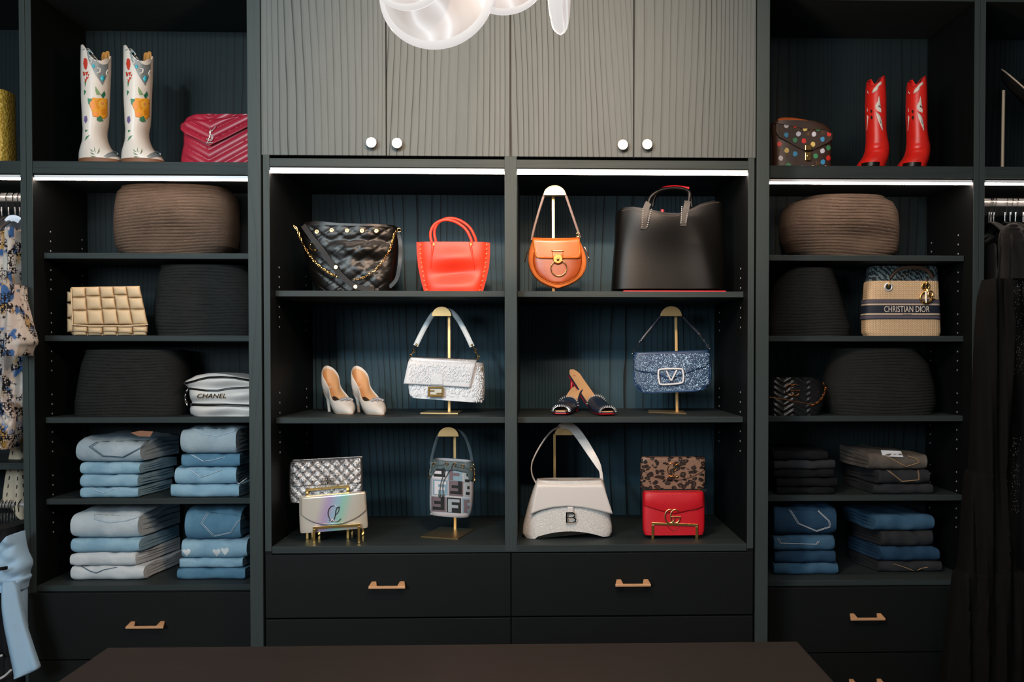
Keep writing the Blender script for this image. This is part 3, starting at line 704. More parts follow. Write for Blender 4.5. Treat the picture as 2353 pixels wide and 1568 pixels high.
# --- black quilted bucket bag
Y = .13; BL = leather('black_calf', '080706', .33, .06, 300, .2, .26)
t = thing('bucket_bag', 'slouchy black quilted leather bucket bag with gold buttons and chain', 'handbag', at(800, 667, Y+.07))
rows = [(512, 690, 905), (519, 678, 912), (545, 684, 914), (580, 692, 912), (620, 702, 908), (655, 715, 906), (668, 722, 902)]
def d(px, py, u, v):
    r = 0
    for a, b, sx, sy, h in ((820, 575, 60, 16, .016), (880, 560, 22, 40, -.012), (800, 615, 70, 22, .012), (860, 600, 40, 18, -.016), (880, 640, 26, 22, .012), (760, 600, 30, 40, -.006), (835, 552, 90, 8, -.008)):
        r += .55*h*math.exp(-((px-a)/sx)**2-((py-b)/sy)**2)
    if py > 520:
        for s in (1, -1):
            q = ((px-700)*.72+s*(py-512))/30 % 1; q = min(q, 1-q); r -= .0036*math.exp(-(q/.06)**2)
    return r
g = loft(G(), rows, Y, .16, 3.5, 60, 56, d, hollow=.25, top=lambda x, s: float(np.interp(x, [678, 700, 730, 780, 830, 912], [516, 510, 509, 514, 515, 515])))
mk('bag_body', g, BL, t); S = surf(g)
for x, y in ((728, 533), (762, 529.5), (797.5, 530.5), (832, 531), (865, 531)):
    p = S(x, y, 0); g = G(); pr = [(0, 5.4), (-1.2, 5.4), (-2, 4.6), (-2.2, 3), (-1.6, 2.2), (-1.6, .05)]
    g.rings([[p+Vector((r*.00145*math.cos(2*PI*j/18), a*.0014, r*.00145*math.sin(2*PI*j/18))) for j in range(18)] for a, r in pr]); mk('button', g, M_GOLD, t)
g = G(); SP = [(697, 518), (716, 545), (738, 572), (762, 606), (783, 632), (812, 656), (845, 664), (860, 664)]
g.tube([S(x, y, .012) for x, y in SP], .0016, 4, rb=.0085, upv=(0, 1, 0)); mk('shoulder_strap', g, leather('black_strap', '14110f', .5, .05, 300, .1, .2), t)
for x, y in ((772, 614), (817, 659)): p = S(x, y, .014); mk('button', G().cyl(p, p-Vector((0, .003, 0)), .0068, 18, .006), M_GOLD, t)
g = G(); chain(g, [at(673, 518, Y+.0)] + [S(x, y, .016) if x > 684 else at(x, y, Y-.0) for x, y in [(683, 528), (690, 548), (704, 575), (722, 600), (745, 620), (780, 640)]], .0105, .0012)
chain(g, [S(x, y, .014) for x, y in [(811, 643), (835, 638), (860, 622), (880, 600), (895, 575), (903, 550), (908, 534)]]+[at(915, 529, Y)], .0105, .0012); mk('chain', g, M_GOLD2, t)
g = G(); ring_buckle(g, at(917, 529, Y+.01), .006, .0012); mk('ring', g, M_GOLD2, t)
g = G()
for s in (1, -1): line(g, S, arc(722+s*3, 567, 7, 8, 90-s*90+130*0+(-140 if s > 0 else -140), 90-s*90+140, 12) if 0 else arc(722-s*3, 567, 7, 8, 40 if s > 0 else -140, 320 if s > 0 else 140, 12), .0011, .004, 2)
mk('emblem', g, M_GOLD2, t)
g = G(); g.tube([at(914, 532, Y+.03), at(920, 560, Y+.03), at(919, 600, Y+.02), at(912, 640, Y+.02), at(895, 660, Y+.02)], .0016, 4, rb=.006, upv=(0, 1, 0)); mk('side_strap', g, BL, t)
# --- red tote
Y = .15; RD = leather('orange_red_leather', 'd6351f', .45, .4, 500, .06, .4)
t = thing('tote_bag', 'small bright red leather tote with gold studded side edges', 'handbag', at(1042, 669, Y+.04))
rows = [(553, 960, 1123), (580, 962, 1122), (610, 966, 1119), (640, 972, 1113), (668.5, 978, 1107)]
d = lambda px, py, u, v: .004-.016*math.exp(-((px-1048)/48)**2-((py-622-(px-1048)*-.08)/17)**2)*1+.012*math.exp(-((px-1042)/55)**2-((py-590)/22)**2)+.008*math.exp(-((px-1042)/60)**2-((py-655)/16)**2)
g = loft(G(), rows, Y, .09, 5, 30, 40, d, hollow=.3); mk('bag_body', g, RD, t); S = surf(g)
g = G()
for s in (-1, 1):
    P = [(957, 553), (958, 580), (961, 610), (967, 640), (975, 669)] if s < 0 else [(1126, 554), (1126, 580), (1123.5, 610), (1117, 640), (1109, 669)]
    for (x, y), (x2, y2) in zip(P, P[1:]):
        w2 = 17*s; a, b, c, d_ = at(x, y, Y+.012), at(x-w2, y, Y+.004), at(x2, y2, Y+.012), at(x2-w2, y2, Y+.004); k = Vector((0, .003, 0)); g.hexa([a, b, a+k, b+k, c, d_, c+k, d_+k])
    mk('side_wing', g, RD, t, sm=False); g = G()
g = G()
for s in (-1, 1):
    for i in range(11):
        y = 559+i*10.4; x = np.interp(y, [553, 580, 610, 640, 669], [966, 966, 969, 974, 982] if s < 0 else [1118.5, 1118, 1115, 1109, 1101]); p = at(x, y, Y+.004); r = .0036
        g.add([p+Vector((0, -.0035, 0)), p+Vector((r, .0015, 0)), p+Vector((0, .0015, r)), p+Vector((-r, .0015, 0)), p+Vector((0, .0015, -r))], [(0, 1, 2), (0, 2, 3), (0, 3, 4), (0, 4, 1)])
mk('studs', g, M_GSTUD, t, sm=False, kind='stuff')
for k, (yo, dx, m2) in enumerate(((-.002, 0, leather('handle_edge', 'a04a36', .4)), (.05, 9, RD))):
    g = G(); P = [(994, 562), (989, 535), (996, 515), (1012, 504), (1030, 502), (1050, 508), (1070, 523), (1082, 545), (1086, 562)]
    g.tube([at(x+dx, y-(4 if k else 0), Y+yo) for x, y in P], .0036, 8, rb=.0045); mk('handle', g, RD, t)
for x0, x1 in ((995, 991), (1080, 1088)):
    g = G(); g.tube([S(x0, 554, .002), S((x0+x1)/2, 575, .002), S(x1, 600, .0), S(x1+(x1-x0)*.3, 622, -.004)], .0042, 8, taper=lambda q: 1-.6*q); mk('handle_tab', g, RD, t)
    p = S(x0+2, 558, .005); mk('rivet', G().box(p.x-.0022, p.x+.0022, p.y-.002, p.y+.002, p.z-.004, p.z+.004), M_GOLD2, t, sm=False)
# --- tan saddle bag on stand
Y = .125; TN = leather('tan_suede', 'b0602c', .7, .4, 700, .08, .2); TG = leather('tan_glossy', 'b4581c', .26, .1, 200, .08, .6); TD = leather('cognac', '8a3c16', .34, .15, 300, .15, .5)
t = thing('saddle_bag', 'rounded tan leather saddle bag with large gold ring hanging on a stand', 'handbag', at(1281, 661, Y+.03))
rows = [(548, 1224, 1330), (560, 1220, 1336), (578, 1215, 1344), (598, 1213, 1349), (618, 1217, 1347), (634, 1226, 1339), (647, 1240, 1324), (656, 1257, 1306), (661.5, 1275, 1288)]
g = loft(G(), rows, Y, .055, 7, 24, 30, lambda px, py, u, v: .002*(1-u*u), sm=1); mk('suede_frame', g, TN, t); S = surf(g)
g = G(); R2 = [(580, 1226, 1336), (600, 1224, 1338), (618, 1228, 1335), (632, 1236, 1328), (643, 1249, 1315), (650, 1265, 1298), (653, 1278, 1286)]
mk('front_panel', flap(g, S, R2, .001, 20, 18, lambda px, py, u, v: .006*(1-(2*u-1)**4)*(1-(1-v)**4*0)*min(1, (1-v)*5)), TD, t, sol=.002)
g = G(); bw = [(x, y) for y, x, _ in R2]+[(x, y) for y, _, x in R2[::-1]]; line(g, S, bw, .0011, .003); mk('piping', g, TG, t)
R3 = [(543.5, 1224, 1330), (548, 1223, 1332), (560, 1225, 1333), (575, 1228, 1334), (588, 1230, 1335), (593, 1233, 1332), (594.5, 1240, 1326)]
g = G()
def fl(u, v):
    py = 543.5+51*v; l = np.interp(py, [r[0] for r in R3], [r[1] for r in R3]); r = np.interp(py, [q[0] for q in R3], [q[2] for q in R3]); p = at(l+(r-l)*u, py+(2*abs(u-.5)**2*4-1)*(-1.5)*(1-v), Y-.012); p.y += .03*max(0, 1-v*5)**2-.004*(1-(2*u-1)**2); return p
g.grid(fl, 20, 20); mk('flap', g, TG, t, sol=.003); S2 = surf(g)
g = G(); line(g, S2, [(1227, 552), (1231, 586), (1236, 591), (1328, 589), (1332, 583), (1330, 552)], .0007, .001, 1); mk('flap_stitching', g, plain('stitch_orange', 'e0a060'), t)
mk('lock_tab', decal(G(), S2, [(1269, 582), (1294, 582), (1294, 594), (1269, 594)], .002), TG, t, sol=.002)
g = G(); p = at(1282, 595, Y-.020); g.cyl(p, p-Vector((0, .004, 0)), .0155, 24, .014); g.sphere(p-Vector((0, .006, .002)), .005, nu=10, nv=6); mk('turn_lock', g, M_GOLD2, t)
g = G(); line(g, flat(Y-.018), [(1269, 577), (1296, 577)], .0018, 0, 1); 
for x in (1269, 1294): g.sphere(at(x, 576.5, Y-.019), .0032, nu=8, nv=5)
mk('bar_rivets', g, M_GOLD2, t)
g = G(); g.torus(at(1284, 616, Y-.020), .0255, .0016, (0, 1, .12), 36, 8); mk('ring', g, M_GOLD2, t)
g = G()
for P in ([(1222, 552), (1226, 530), (1237, 490), (1250, 449), (1256, 437)], [(1333, 546), (1326, 525), (1314, 490), (1301, 452), (1294, 437)]): g.tube([at(x, y, Y+.035) for x, y in P], .0012, 6, rb=.0042, upv=(0, 1, 0))
mk('strap', g, leather('dark_brown', '4a2c20', .4), t)
g = G()
for x, y in ((1208, 590), (1352, 588)):
    s = -1 if x < 1280 else 1; g.tube([at(x-s*10, y-20, Y+.03), at(x-s*3, y-8, Y+.03), at(x, y+5, Y+.03), at(x+s*2, y+12, Y+.02)], .0022, 6)
mk('side_clip', g, M_CHR, t)
g = G(); ring_buckle(g, at(1328, 540, Y+.03), .006, .0013); mk('d_ring', g, M_GOLD2, t)
# --- big black tote
Y = .115; BT = leather('black_grain', '060605', .4, .16, 520, .1, .22)
t = thing('tote_bag', 'large upright black leather tote with spiked handle tabs and red underside', 'handbag', at(1535, 668, Y+.07))
rows = [(478, 1422, 1664), (500, 1420, 1666), (560, 1416, 1670), (620, 1411, 1672), (664, 1409, 1672)]
tp = curve((1422, 484), (1432, 477), (1455, 477), (1490, 484), (1530, 492), (1560, 492), (1585, 482), (1610, 469), (1640, 461), (1664, 461))
d = lambda px, py, u, v: .022*math.exp(-((px-1520-(py-470)*.1)/75)**2-((py-500)/62)**2)+.012*math.exp(-((px-1610-(py-560)*.3)/34)**2)*min(1, v*2)-.004
g = loft(G(), rows, Y, .15, 4.5, 50, 44, d, hollow=.3, top=lambda x, s: tp(x)); mk('bag_body', g, BT, t); S = surf(g)
g = G(); line(g, S, [(x, tp(x)+5) for x in range(1428, 1662, 14)], .0007, .0012, 1); mk('edge_stitching', g, plain('stitch_brown', '4a4038'), t)
base_ = [(1500, 667.5), (1671, 664.5), (1671, 668.5), (1500, 670)]
g = G(); a = at(1411, 668.6, Y); b = at(1672, 664, Y); g.box(a.x+.03, b.x-.006, Y-.004, Y+.13, CZ[0]+.0005, CZ[0]+.006); mk('red_base', g, leather('red_sole', 'c5202a', .4), t, bev=.001, sm=False)
g = G()
for P in ([(1478, 527), (1480, 500), (1486, 475), (1491, 466)], [(1570, 520), (1572, 500), (1578, 474), (1580, 462)]):
    g = G(); g.tube([S(x, y, .004) if y > 480 else at(x, y, Y-.012) for x, y in P], .002, 4, rb=.0098, upv=(0, 1, 0)); mk('handle_tab', g, leather('tab_leather', '231f1c', .4), t)
g = G()
for x0, y0, x1, y1 in ((1475, 522, 1478, 480), (1487, 522, 1497, 482), (1565, 513, 1567, 476), (1576, 511, 1583, 474)):
    for i in range(9):
        q = i/8; p = S(x0+(x1-x0)*q, y0+(y1-y0)*q, .005); g.cyl(p, p-Vector((-.001, .007, 0)), .0026, 8, .0002)
mk('spikes', g, M_STUD, t, kind='stuff'); g = G(); g.tube([at(x, y, Y+.02) for x, y in [(1490, 470), (1494, 455), (1508, 442), (1530, 434), (1560, 433), (1582, 440), (1584, 455), (1580, 470)]], .0065, 10); mk('handle', g, BT, t); g = G(); g.tube([at(x, y, Y+.12) for x, y in [(1500, 476), (1504, 455), (1516, 442), (1540, 436), (1565, 436), (1585, 442), (1590, 476)]], .0055, 10); mk('handle', g, BT, t)
g = G(); g.tube([at(x, y, Y+.022) for x, y in [(1515, 438), (1532, 431), (1558, 430), (1583, 433)]], .0052, 10); mk('handle_lining', g, leather('red_lining', 'b81424', .4), t)
g = G(); g.cyl(at(1522, 490, Y+.0), at(1522, 482, Y+.0), .006, 12); mk('snap_tab', g, leather('red_lining2', '8a1420', .4), t)

# ================================================================== DISPLAY ROW 2
SAT = plain('ivory_satin', 'cfc6bd', .42, 0, .4, .15, 900, .05, 30); TAN = leather('tan_insole', 'c99a6c', .5, .2); GEM = plain('crystal', 'e8e8ee', .08, .75)
def pump(name, label, toe, head, mats, zs, group):
    """pointed court shoe; toe point, heading angle (direction heel to toe)"""
    L = .228; hd = Vector((math.cos(head), math.sin(head), 0)); sd = Vector((-hd.y, hd.x, 0)); z0 = toe.z
    t = thing(name, label, 'shoe', toe-hd*.1, group); NS = 26; R = []; Rm = []
    for i in range(NS+1):
        q = i/NS; q = q if q < .75 else .75+.25*math.sin((q-.75)/.25*PI/2); x = -q*L
        zz = .004 if q < .3 else .004+.092*((q-.3)/.7)**1.25
        wd = .036*min(1, (q/.26+.02))**.55*(1-.32*math.exp(-((q-.68)/.16)**2)) if q < .8 else .0335*math.sqrt(max(0, 1-((q-.8)/.2)**2))
        wd = max(wd, .0012)
        op = min(1, max(0, (q-.27)/.06)); H = .012+.036*min(1, q/.25)**.8; Ho = np.interp(q, [.27, .45, .7, .9, 1], [.04, .036, .044, .062, .066])
        H = H*(1-op)+Ho*op
        if q > .9: x += .0
        c = [(-.8, 0), (-1, .3), (-1.02, .7), (-.98-.0*op, .93), (-.9, 1), (-.84, .92), (-.8, .3), (-.5, .1), (0, .08)]
        cc = [(-.8, 0), (-1, .25), (-.97, .5), (-.88, .72), (-.7, .87), (-.5, .95), (-.3, .985), (-.15, 1), (0, 1)]
        ring = []
        pts = [((a*op+e*(1-op)), (b*op+f_*(1-op))) for (a, b), (e, f_) in zip(c, cc)]
        pts = pts+[(-a, b) for a, b in pts[:-1][::-1]]
        lean = .012*max(0, (q-.75)/.25)**2
        for a, b in pts: ring.append(Vector((toe.x, toe.y, 0))+hd*(x+lean*(1-b)*0-.0*b)+sd*(a*wd)+Vector((0, 0, z0+zz+H*b)))
        R.append(ring)
    # close the heel counter
    last = R[-1]; c0 = sum(last, Vector())/len(last)
    R.append([Vector((c0.x, c0.y, p.z))-hd*.0006 for p in last])
    n = len(R[0]); g = G(); g.v = [p for r in R for p in r]
    for i in range(len(R)-1):
        for j in range(n-1): g.f.append((i*n+j, i*n+j+1, (i+1)*n+j+1, (i+1)*n+j)); g.mi.append(1 if (5 <= j <= n-7 and i > 7) else 0)
    # toe cap
    g.f.append(tuple(range(n))); g.mi.append(0)
    b = mk('upper', g, mats[:2], t, sub=1)
    gs = G(); SR = []
    for i in range(NS+1):
        r = R[i]; a, b2 = r[0], r[-1]; SR.append([a+Vector((0, 0, 0)), b2, b2-Vector((0, 0, .0035)), a-Vector((0, 0, .0035))])
    gs.rings(SR); mk('sole', gs, mats[2], t)
    hp = Vector((toe.x, toe.y, 0))-hd*(L*.955); zt = z0+.075; g = G(); HR = []
    for q, r1 in ((0, .019), (.15, .015), (.4, .008), (.75, .0055), (1, .0055)):
        c = hp+hd*(-.004+.016*q)+Vector((0, 0, zt+(z0+.0005-zt)*q)); HR.append([c+hd*r1*math.cos(2*PI*k/12)+sd*r1*math.sin(2*PI*k/12)+Vector((0, 0, (.014*(1-q) if q < .1 else 0))) for k in range(12)])
    g.rings(HR); mk('heel', g, mats[3], t)
    return t, hd, sd
SOLE = plain('sole_tan', 'a98a70', .6)
for k, (tx, ty, lab) in enumerate(((808, 950.5, 'ivory satin pump with crystal brooch, nearer the cabinet side'), (880, 952, 'ivory satin pump with crystal brooch, beside the feathered bag'))):
    p = onz(tx, ty, CZ[1]+.004); t, hd, sd = pump('court_shoe', lab, p, math.radians(-58), [SAT, TAN, SOLE, SAT], 0, 'ivory pumps')
    g = G(); c = p-hd*.050+Vector((0, 0, .050)); rnd = random.Random(3)
    for i in range(46):
        a = rnd.uniform(0, 6.28); r = math.sqrt(rnd.random()); q = c+sd*r*.023*math.cos(a)-hd*r*.016*math.sin(a)+Vector((0, 0, .004-.008*r*r)); g.sphere(q, rnd.uniform(.0022, .0042), nu=6, nv=4)
    mk('brooch', g, GEM, t, sm=False)
    a = p-hd*.155+Vector((0, 0, .040)); g = G(); g.add([a+sd*-.012-hd*.035+Vector((0, 0, .03)), a+sd*.012-hd*.035+Vector((0, 0, .03)), a+sd*.012+hd*.02+Vector((0, 0, .001)), a-sd*.012+hd*.02+Vector((0, 0, .001))], [(0, 1, 2, 3)])
    mk('insole_pad', g, plain('insole_black', '17171a', .5), t, sm=False)
# --- mules
NV = plain('navy_satin', '1c2a3c', .4, 0, .4, .1, 800); RS = leather('red_heel', 'b0101e', .25)
def mule(label, spine, wd, band, heel, group, side):
    """spine: list of centre points toe->heel; wd widths"""
    t = thing('heeled_mule', label, 'shoe', Vector((spine[0].x, spine[0].y, CZ[1])), group)
    P = smooth(spine, 6); n = len(P); W = [np.interp(i/(n-1), [0, .08, .25, .5, .75, .93, 1], wd) for i in range(n)]; sd = []
    d0 = (P[-1]-P[0]); d0.z = 0; d0.normalize(); s_ = Vector((-d0.y, d0.x, 0))*side
    for nm, off, m, k in (('sole', -.004, RS, 1.0), ('footbed_edge', 0, NV, 1.0), ('insole', .003, TAN, .82)):
        g = G(); th = .0035; g.rings([[p+s_*w_*k+Vector((0, 0, off)), p-s_*w_*k+Vector((0, 0, off)), p-s_*w_*k+Vector((0, 0, off+th)), p+s_*w_*k+Vector((0, 0, off+th))] for p, w_ in zip(P, W)]); mk(nm, g, m, t, sm=False)
    i0, i1, hb = band; g = G(); N = 12
    def fn(u, v):
        j = i0*(n-1)+(i1-i0)*(n-1)*v; i = int(j); p = P[i].lerp(P[min(i+1, n-1)], j-i); w_ = W[i]*1.06; a = PI*u
        return p+s_*w_*math.cos(a)+Vector((0, 0, hb*(.55+.45*v)*math.sin(a)**.7))
    g.grid(fn, 16, N); mk('toe_band', g, NV, t, sol=.0018); g = G()
    for v in (0, 1):
        for i in range(15):
            a = fn((i+.5)/15, v); dr = (a-P[int((i0 if v == 0 else i1)*(n-1))]).normalized(); g.cyl(a, a+dr*.008+Vector((0, -.003, 0)), .0021, 7, .0002)
    mk('spikes', g, M_STUD, t, kind='stuff')
    h0, h1 = heel; g = G(); g.rings([[h0.lerp(h1, q)+Vector((r*math.cos(2*PI*k/10), r*math.sin(2*PI*k/10), 0)) for k in range(10)] for q, r in ((0, .013), (.25, .0075), (.6, .0045), (1, .0042))]); mk('heel', g, RS, t)
z = CZ[1]
mule('navy spiked mule with red heel lying in front, toe to the left', [onz(1288, 949, z+.009), onz(1297, 943, z+.009), Vector((at(1306, 930, .33).x, .33, z+.016)), Vector((at(1318, 905, .37).x, .37, z+.058)), Vector((at(1330, 893, .40).x, .40, z+.083))], [.018, .03, .034, .03, .025, .022, .008], (.05, .5, .036), (Vector((at(1328, 900, .39).x, .39, z+.075)), Vector((at(1325, 945, .36).x, .355, z+.0005))), 'navy mules', 1)
mule('navy spiked mule with red heel leaning up over the other, toe to the right', [onz(1398, 950, z+.009), onz(1385, 946, z+.009), Vector((at(1362, 915, .35).x, .35, z+.034)), Vector((at(1338, 880, .40).x, .395, z+.086)), Vector((at(1314, 847, .44).x, .43, z+.14))], [.018, .03, .034, .028, .024, .023, .008], (.05, .42, .034), (Vector((at(1317, 862, .42).x, .425, z+.125)), Vector((at(1311, 905, .40).x, .40, z+.062))), 'navy mules', -1)
# --- white feathered baguette bag
Y = .24; WH = plain('white_leather', 'd9d9dc', .55, 0, .3, .3, 260, .03); FE = plain('white_feather', 'e4e6ea', .8, 0, .2)
t = thing('feathered_bag', 'white textured flap bag with gold bar buckle hanging on a stand', 'handbag', at(1020, 920, Y+.04))
rows = [(822, 938, 1094), (835, 934, 1096), (860, 932, 1098), (890, 932, 1098), (907, 935, 1096), (914, 942, 1090)]
tiltf = lambda x: (x-938)*.085
g = loft(G(), rows, Y, .07, 5, 26, 24, lambda px, py, u, v: .003*math.sin(px/3.1)*math.sin(py/2.7), skew=.42)
for p in g.v: p.z -= (p.x-at(938, 860, Y).x)*.075
mk('bag_body', g, FE, t); S = surf(g)
g = G(); S0 = S
def fl(u, v):
    px = 937+(1091-937)*u+(v-.5)*(-14*(.5))+(-6*v if u < .5 else -8*v)*abs(2*u-1); py = 820+6*u+(62+3*u)*v
    p = at(px, py, Y-.010); p.y += .05*max(0, 1-v*4)**2-.002; return p
g.grid(fl, 24, 20); mk('flap', g, WH, t, sol=.003); SF_ = surf(g)
g = G(); rnd = random.Random(5)
for i in range(1150):
    if i < 560: px, py = rnd.uniform(940, 1080), rnd.uniform(826, 876); S_ = SF_
    else: px, py = rnd.uniform(942, 1106), rnd.uniform(880, 910); S_ = S
    if i > 960: px = rnd.uniform(1092, 1110); py = rnd.uniform(840, 922)
    p = S_(px, py, .002); a = rnd.uniform(-.6, .6)-PI/2; l = rnd.uniform(.004, .009); b = Vector((math.cos(a)*l, -.0015, math.sin(a)*l)); c = Vector((.0018, 0, .0008))
    g.add([p-c, p+c, p+b*.6+c*.8-Vector((0, .001, 0)), p+b, p+b*.6-c*.8-Vector((0, .001, 0))], [(0, 1, 2, 3, 4)])
mk('feather_trim', g, FE, t, sm=False, kind='stuff')
mk('tab', decal(G(), SF_, [(990, 860), (1018, 861), (1018, 892), (989, 891)], .003), WH, t, sol=.002)
F = lambda x, y, o=.009: at(x, y, Y-.016-o+.009)
g = G()
for (x0, y0, x1, y1) in ((983, 889, 1019, 893), (983, 907, 1019, 912), (983, 893.2, 988, 906.8), (1015, 893.2, 1019, 906.8)):
    a = at(x0, y0, Y-.02); b = at(x1, y1, Y-.02); g.box(a.x, b.x, Y-.022, Y-.018, b.z, a.z)
for (x0, y0, x1, y1) in ((988.1, 897, 998, 899.5), (1003, 903, 1014.9, 905.5)):
    a = at(x0, y0, Y-.02); b = at(x1, y1, Y-.02); g.box(a.x, b.x, Y-.022, Y-.018, b.z, a.z)
mk('buckle', g, metal('antique_gold', '8a6a38', .3), t, sm=False, bev=.0005)
a = at(986, 891, Y-.016); b = at(1018, 909, Y-.016); mk('buckle_inlay', G().box(a.x, b.x, Y-.0175, Y-.008, b.z, a.z), plain('inlay', 'c9c6ba', .5), t, sm=False)
g = G(); g.tube([at(x, y, Y+.045) for x, y in [(955, 795), (968, 768), (983, 740), (996, 722), (1014, 714), (1035, 716), (1052, 733), (1070, 765), (1085, 797)]], .0035, 8, rb=.0085, upv=(0, 1, 0)); mk('strap', g, leather('strap_white', 'b9c4ca', .45), t)
g = G()
for P in ([(957, 792), (951, 806), (943, 818), (941, 824)], [(1084, 793), (1093, 806), (1099, 822), (1103, 832)]):
    q = [at(x, y, Y+.04) for x, y in P]; g.tube([q[0], q[1], q[2]], .0014, 6); g.torus(q[1], .0065, .0013, (.3, 1, 0), 14, 6, .6); g.torus(q[2], .0075, .0014, (1, .6, 0), 14, 6, .6); g.sphere(q[0], .004, nu=8, nv=6)
g.torus(at(1107, 848, Y+.03), .006, .0014, (.5, 1, 0), 14, 6, .7)
mk('clasps', g, M_GOLD2, t)
# --- blue crystal bag
Y = .25; BN = leather('blue_leather', '243c5c', .4, .2); BS = leather('blue_side', '0b3f86', .4)
t = thing('crystal_bag', 'blue crystal covered flap bag with white v emblem hanging on a stand', 'handbag', at(1545, 902, Y+.03))
tl = lambda x: -(x-1455)*.045
rows = [(810, 1456, 1630), (825, 1453, 1633), (850, 1453, 1634), (875, 1455, 1634), (890, 1461, 1630), (901, 1472, 1618), (905, 1482, 1606)]
g = loft(G(), rows, Y, .055, 6, 26, 26, skew=.22); 
x0_ = at(1455, 850, Y).x
for p in g.v: p.z += (p.x-x0_)*.03
mk('bag_body', g, BN, t); S = surf(g)
top_ = lambda x: 811-(x-1455)*.03; bot_ = curve((1453, 846), (1462, 853), (1490, 857), (1515, 861), (1541, 873), (1570, 861), (1600, 850), (1622, 843), (1632, 832))
g = sheet(G(), S, lambda x: top_(x)-1, bot_, 1455, 1630, .005, 30, 10); mk('flap', g, BN, t, sol=.003); S2 = surf(g)
g = G(); line(g, S2, [(x, bot_(x)) for x in range(1455, 1631, 7)], .0016, .001, 1); line(g, S, [(1455, 850), (1457, 882), (1466, 895), (1480, 902), (1540, 900), (1600, 898), (1622, 892), (1632, 878), (1633, 845)], .0016, .001, 2); mk('piping', g, plain('piping_blue', '2c4a74', .4), t)
g = G(); rnd = random.Random(11); m0 = 0
for i in range(5400):
    px = rnd.uniform(1457, 1630); py = rnd.uniform(814, 900)-(px-1541)*.03
    edge = abs(px-1541)/90; 
    if rnd.random() > (1.15-edge*.5) or (py > 886 and (px < 1474 or px > 1612)): continue
    p = (S2 if py < bot_(px)-2 else S)(px, py, .0008); r = rnd.uniform(.0008, .0019)
    g.add([p+Vector((r, 0, 0)), p+Vector((0, 0, r)), p+Vector((-r, 0, 0)), p+Vector((0, 0, -r)), p+Vector((0, -r*.9, 0))], [(0, 1, 4), (1, 2, 4), (2, 3, 4), (3, 0, 4)])
mk('crystals', g, plain('blue_crystal', 'b4cbe0', .14, .6), t, sm=False, kind='stuff')
g = G(); VS = flat(Y-.012)
line(g, VS, [(1520, 849), (1562, 848), (1569, 853), (1570, 873), (1563, 881), (1522, 884), (1515, 878), (1513, 856)], .0032, 0, 5, 8, True); line(g, VS, [(1531, 852), (1541, 874), (1543, 875), (1555, 851)], .003, 0, 1, 8)
mk('emblem', g, plain('pearl_white', 'dcdce0', .35, 0, .6, .8, 700), t)
g = G(); g.tube([at(x, y, Y+.04) for x, y in [(1470, 788), (1485, 768), (1505, 744), (1522, 724), (1543, 716), (1565, 724), (1585, 745), (1610, 771)]], .0022, 8, rb=.0055, upv=(0, 1, 0)); mk('strap', g, leather('strap_dark', '121a26', .4), t)
g = G()
for P in ([(1474, 782), (1466, 794), (1458, 804), (1453, 813)], [(1606, 768), (1617, 782), (1626, 795), (1631, 802)]):
    q = [at(x, y, Y+.035) for x, y in P]; g.tube(q, .0016, 6); g.sphere(q[0], .0034, nu=8, nv=6); g.sphere(q[3], .003, nu=8, nv=6); g.torus(q[2], .006, .0014, (.4, 1, 0), 14, 6, .6); g.torus(q[1], .0055, .0013, (.4, 1, 0), 14, 6, .5)
mk('clasps', g, M_CHR, t)
# ================================================================== DISPLAY ROW 3
def quilt(px, py, per, k=1.0, x0=0, y0=0):
    a = ((px-x0)+k*(py-y0))/per; b = ((px-x0)-k*(py-y0))/per; return min(1, (abs(math.sin(PI*a))*abs(math.sin(PI*b)))**.5)
def tilted(g, x0, k):
    for p in g.v: p.z += (p.x-x0)*k
# --- silver quilted clutch
Y = .135
t_ = NT('crinkled_silver'); v = t_.coords(); n = t_.noise(v, 160, 3, .6); n2 = t_.noise(v, 30, 2)
t_.base(t_.mix(n2, '9d9a9c', 'e4dfdd'), .3, .85); t_.bump(n, 1, .004); M_SIL = t_.m
t = thing('quilted_clutch', 'metallic silver diamond quilted clutch with studs on the tall easel', 'clutch', at(750, 1150, Y+.03))
rows = [(1058, 668, 830), (1066, 665, 832), (1100, 664, 833), (1130, 664, 833), (1148, 666, 832), (1152, 668, 830)]
g = loft(G(), rows, Y, .045, 6, 80, 56, lambda px, py, u, v: .0055*quilt(px, py, 22, 1, 664, 1060), skew=-.1); x0_ = at(750, 1100, Y).x; tilted(g, x0_, .055); mk('bag_body', g, M_SIL, t); S = surf(g)
def silf(px, py, u, v): return .004*quilt(px, py, 22, 1, 664, 1060)
g = sheet(G(), S, lambda x: 1059-(x-668)*.055, lambda x: 1119-(x-668)*.055, 672, 832, .003, 80, 34, silf); mk('flap', g, M_SIL, t, sol=.002); S2 = surf(g)
g = G()
for i in range(16):
    for j in range(6):
        x = 675+i*10.6; y = 1066+j*11-(x-668)*.055
        if (i+j) % 2 == 0 and x < 830: p = S2(x, y, .001); r = .0018; g.add([p+Vector((r, 0, r)), p+Vector((-r, 0, r)), p+Vector((-r, 0, -r)), p+Vector((r, 0, -r)), p+Vector((0, -.003, 0))], [(0, 1, 4), (1, 2, 4), (2, 3, 4), (3, 0, 4)])
mk('studs', g, metal('gunmetal', '4a4848', .25), t, sm=False, kind='stuff')
g = G(); p = S2(753, 1106, .012)
for x0, x1 in ((-.019, -.006), (.006, .019)):
    for q in ((x0, x1, .008, .010), (x0, x1, -.010, -.008), (x0, x0+.002, -.010, .010), (x1-.002, x1, -.010, .010)): g.box(p.x+q[0], p.x+q[1], p.y-.002, p.y, p.z+q[2], p.z+q[3])
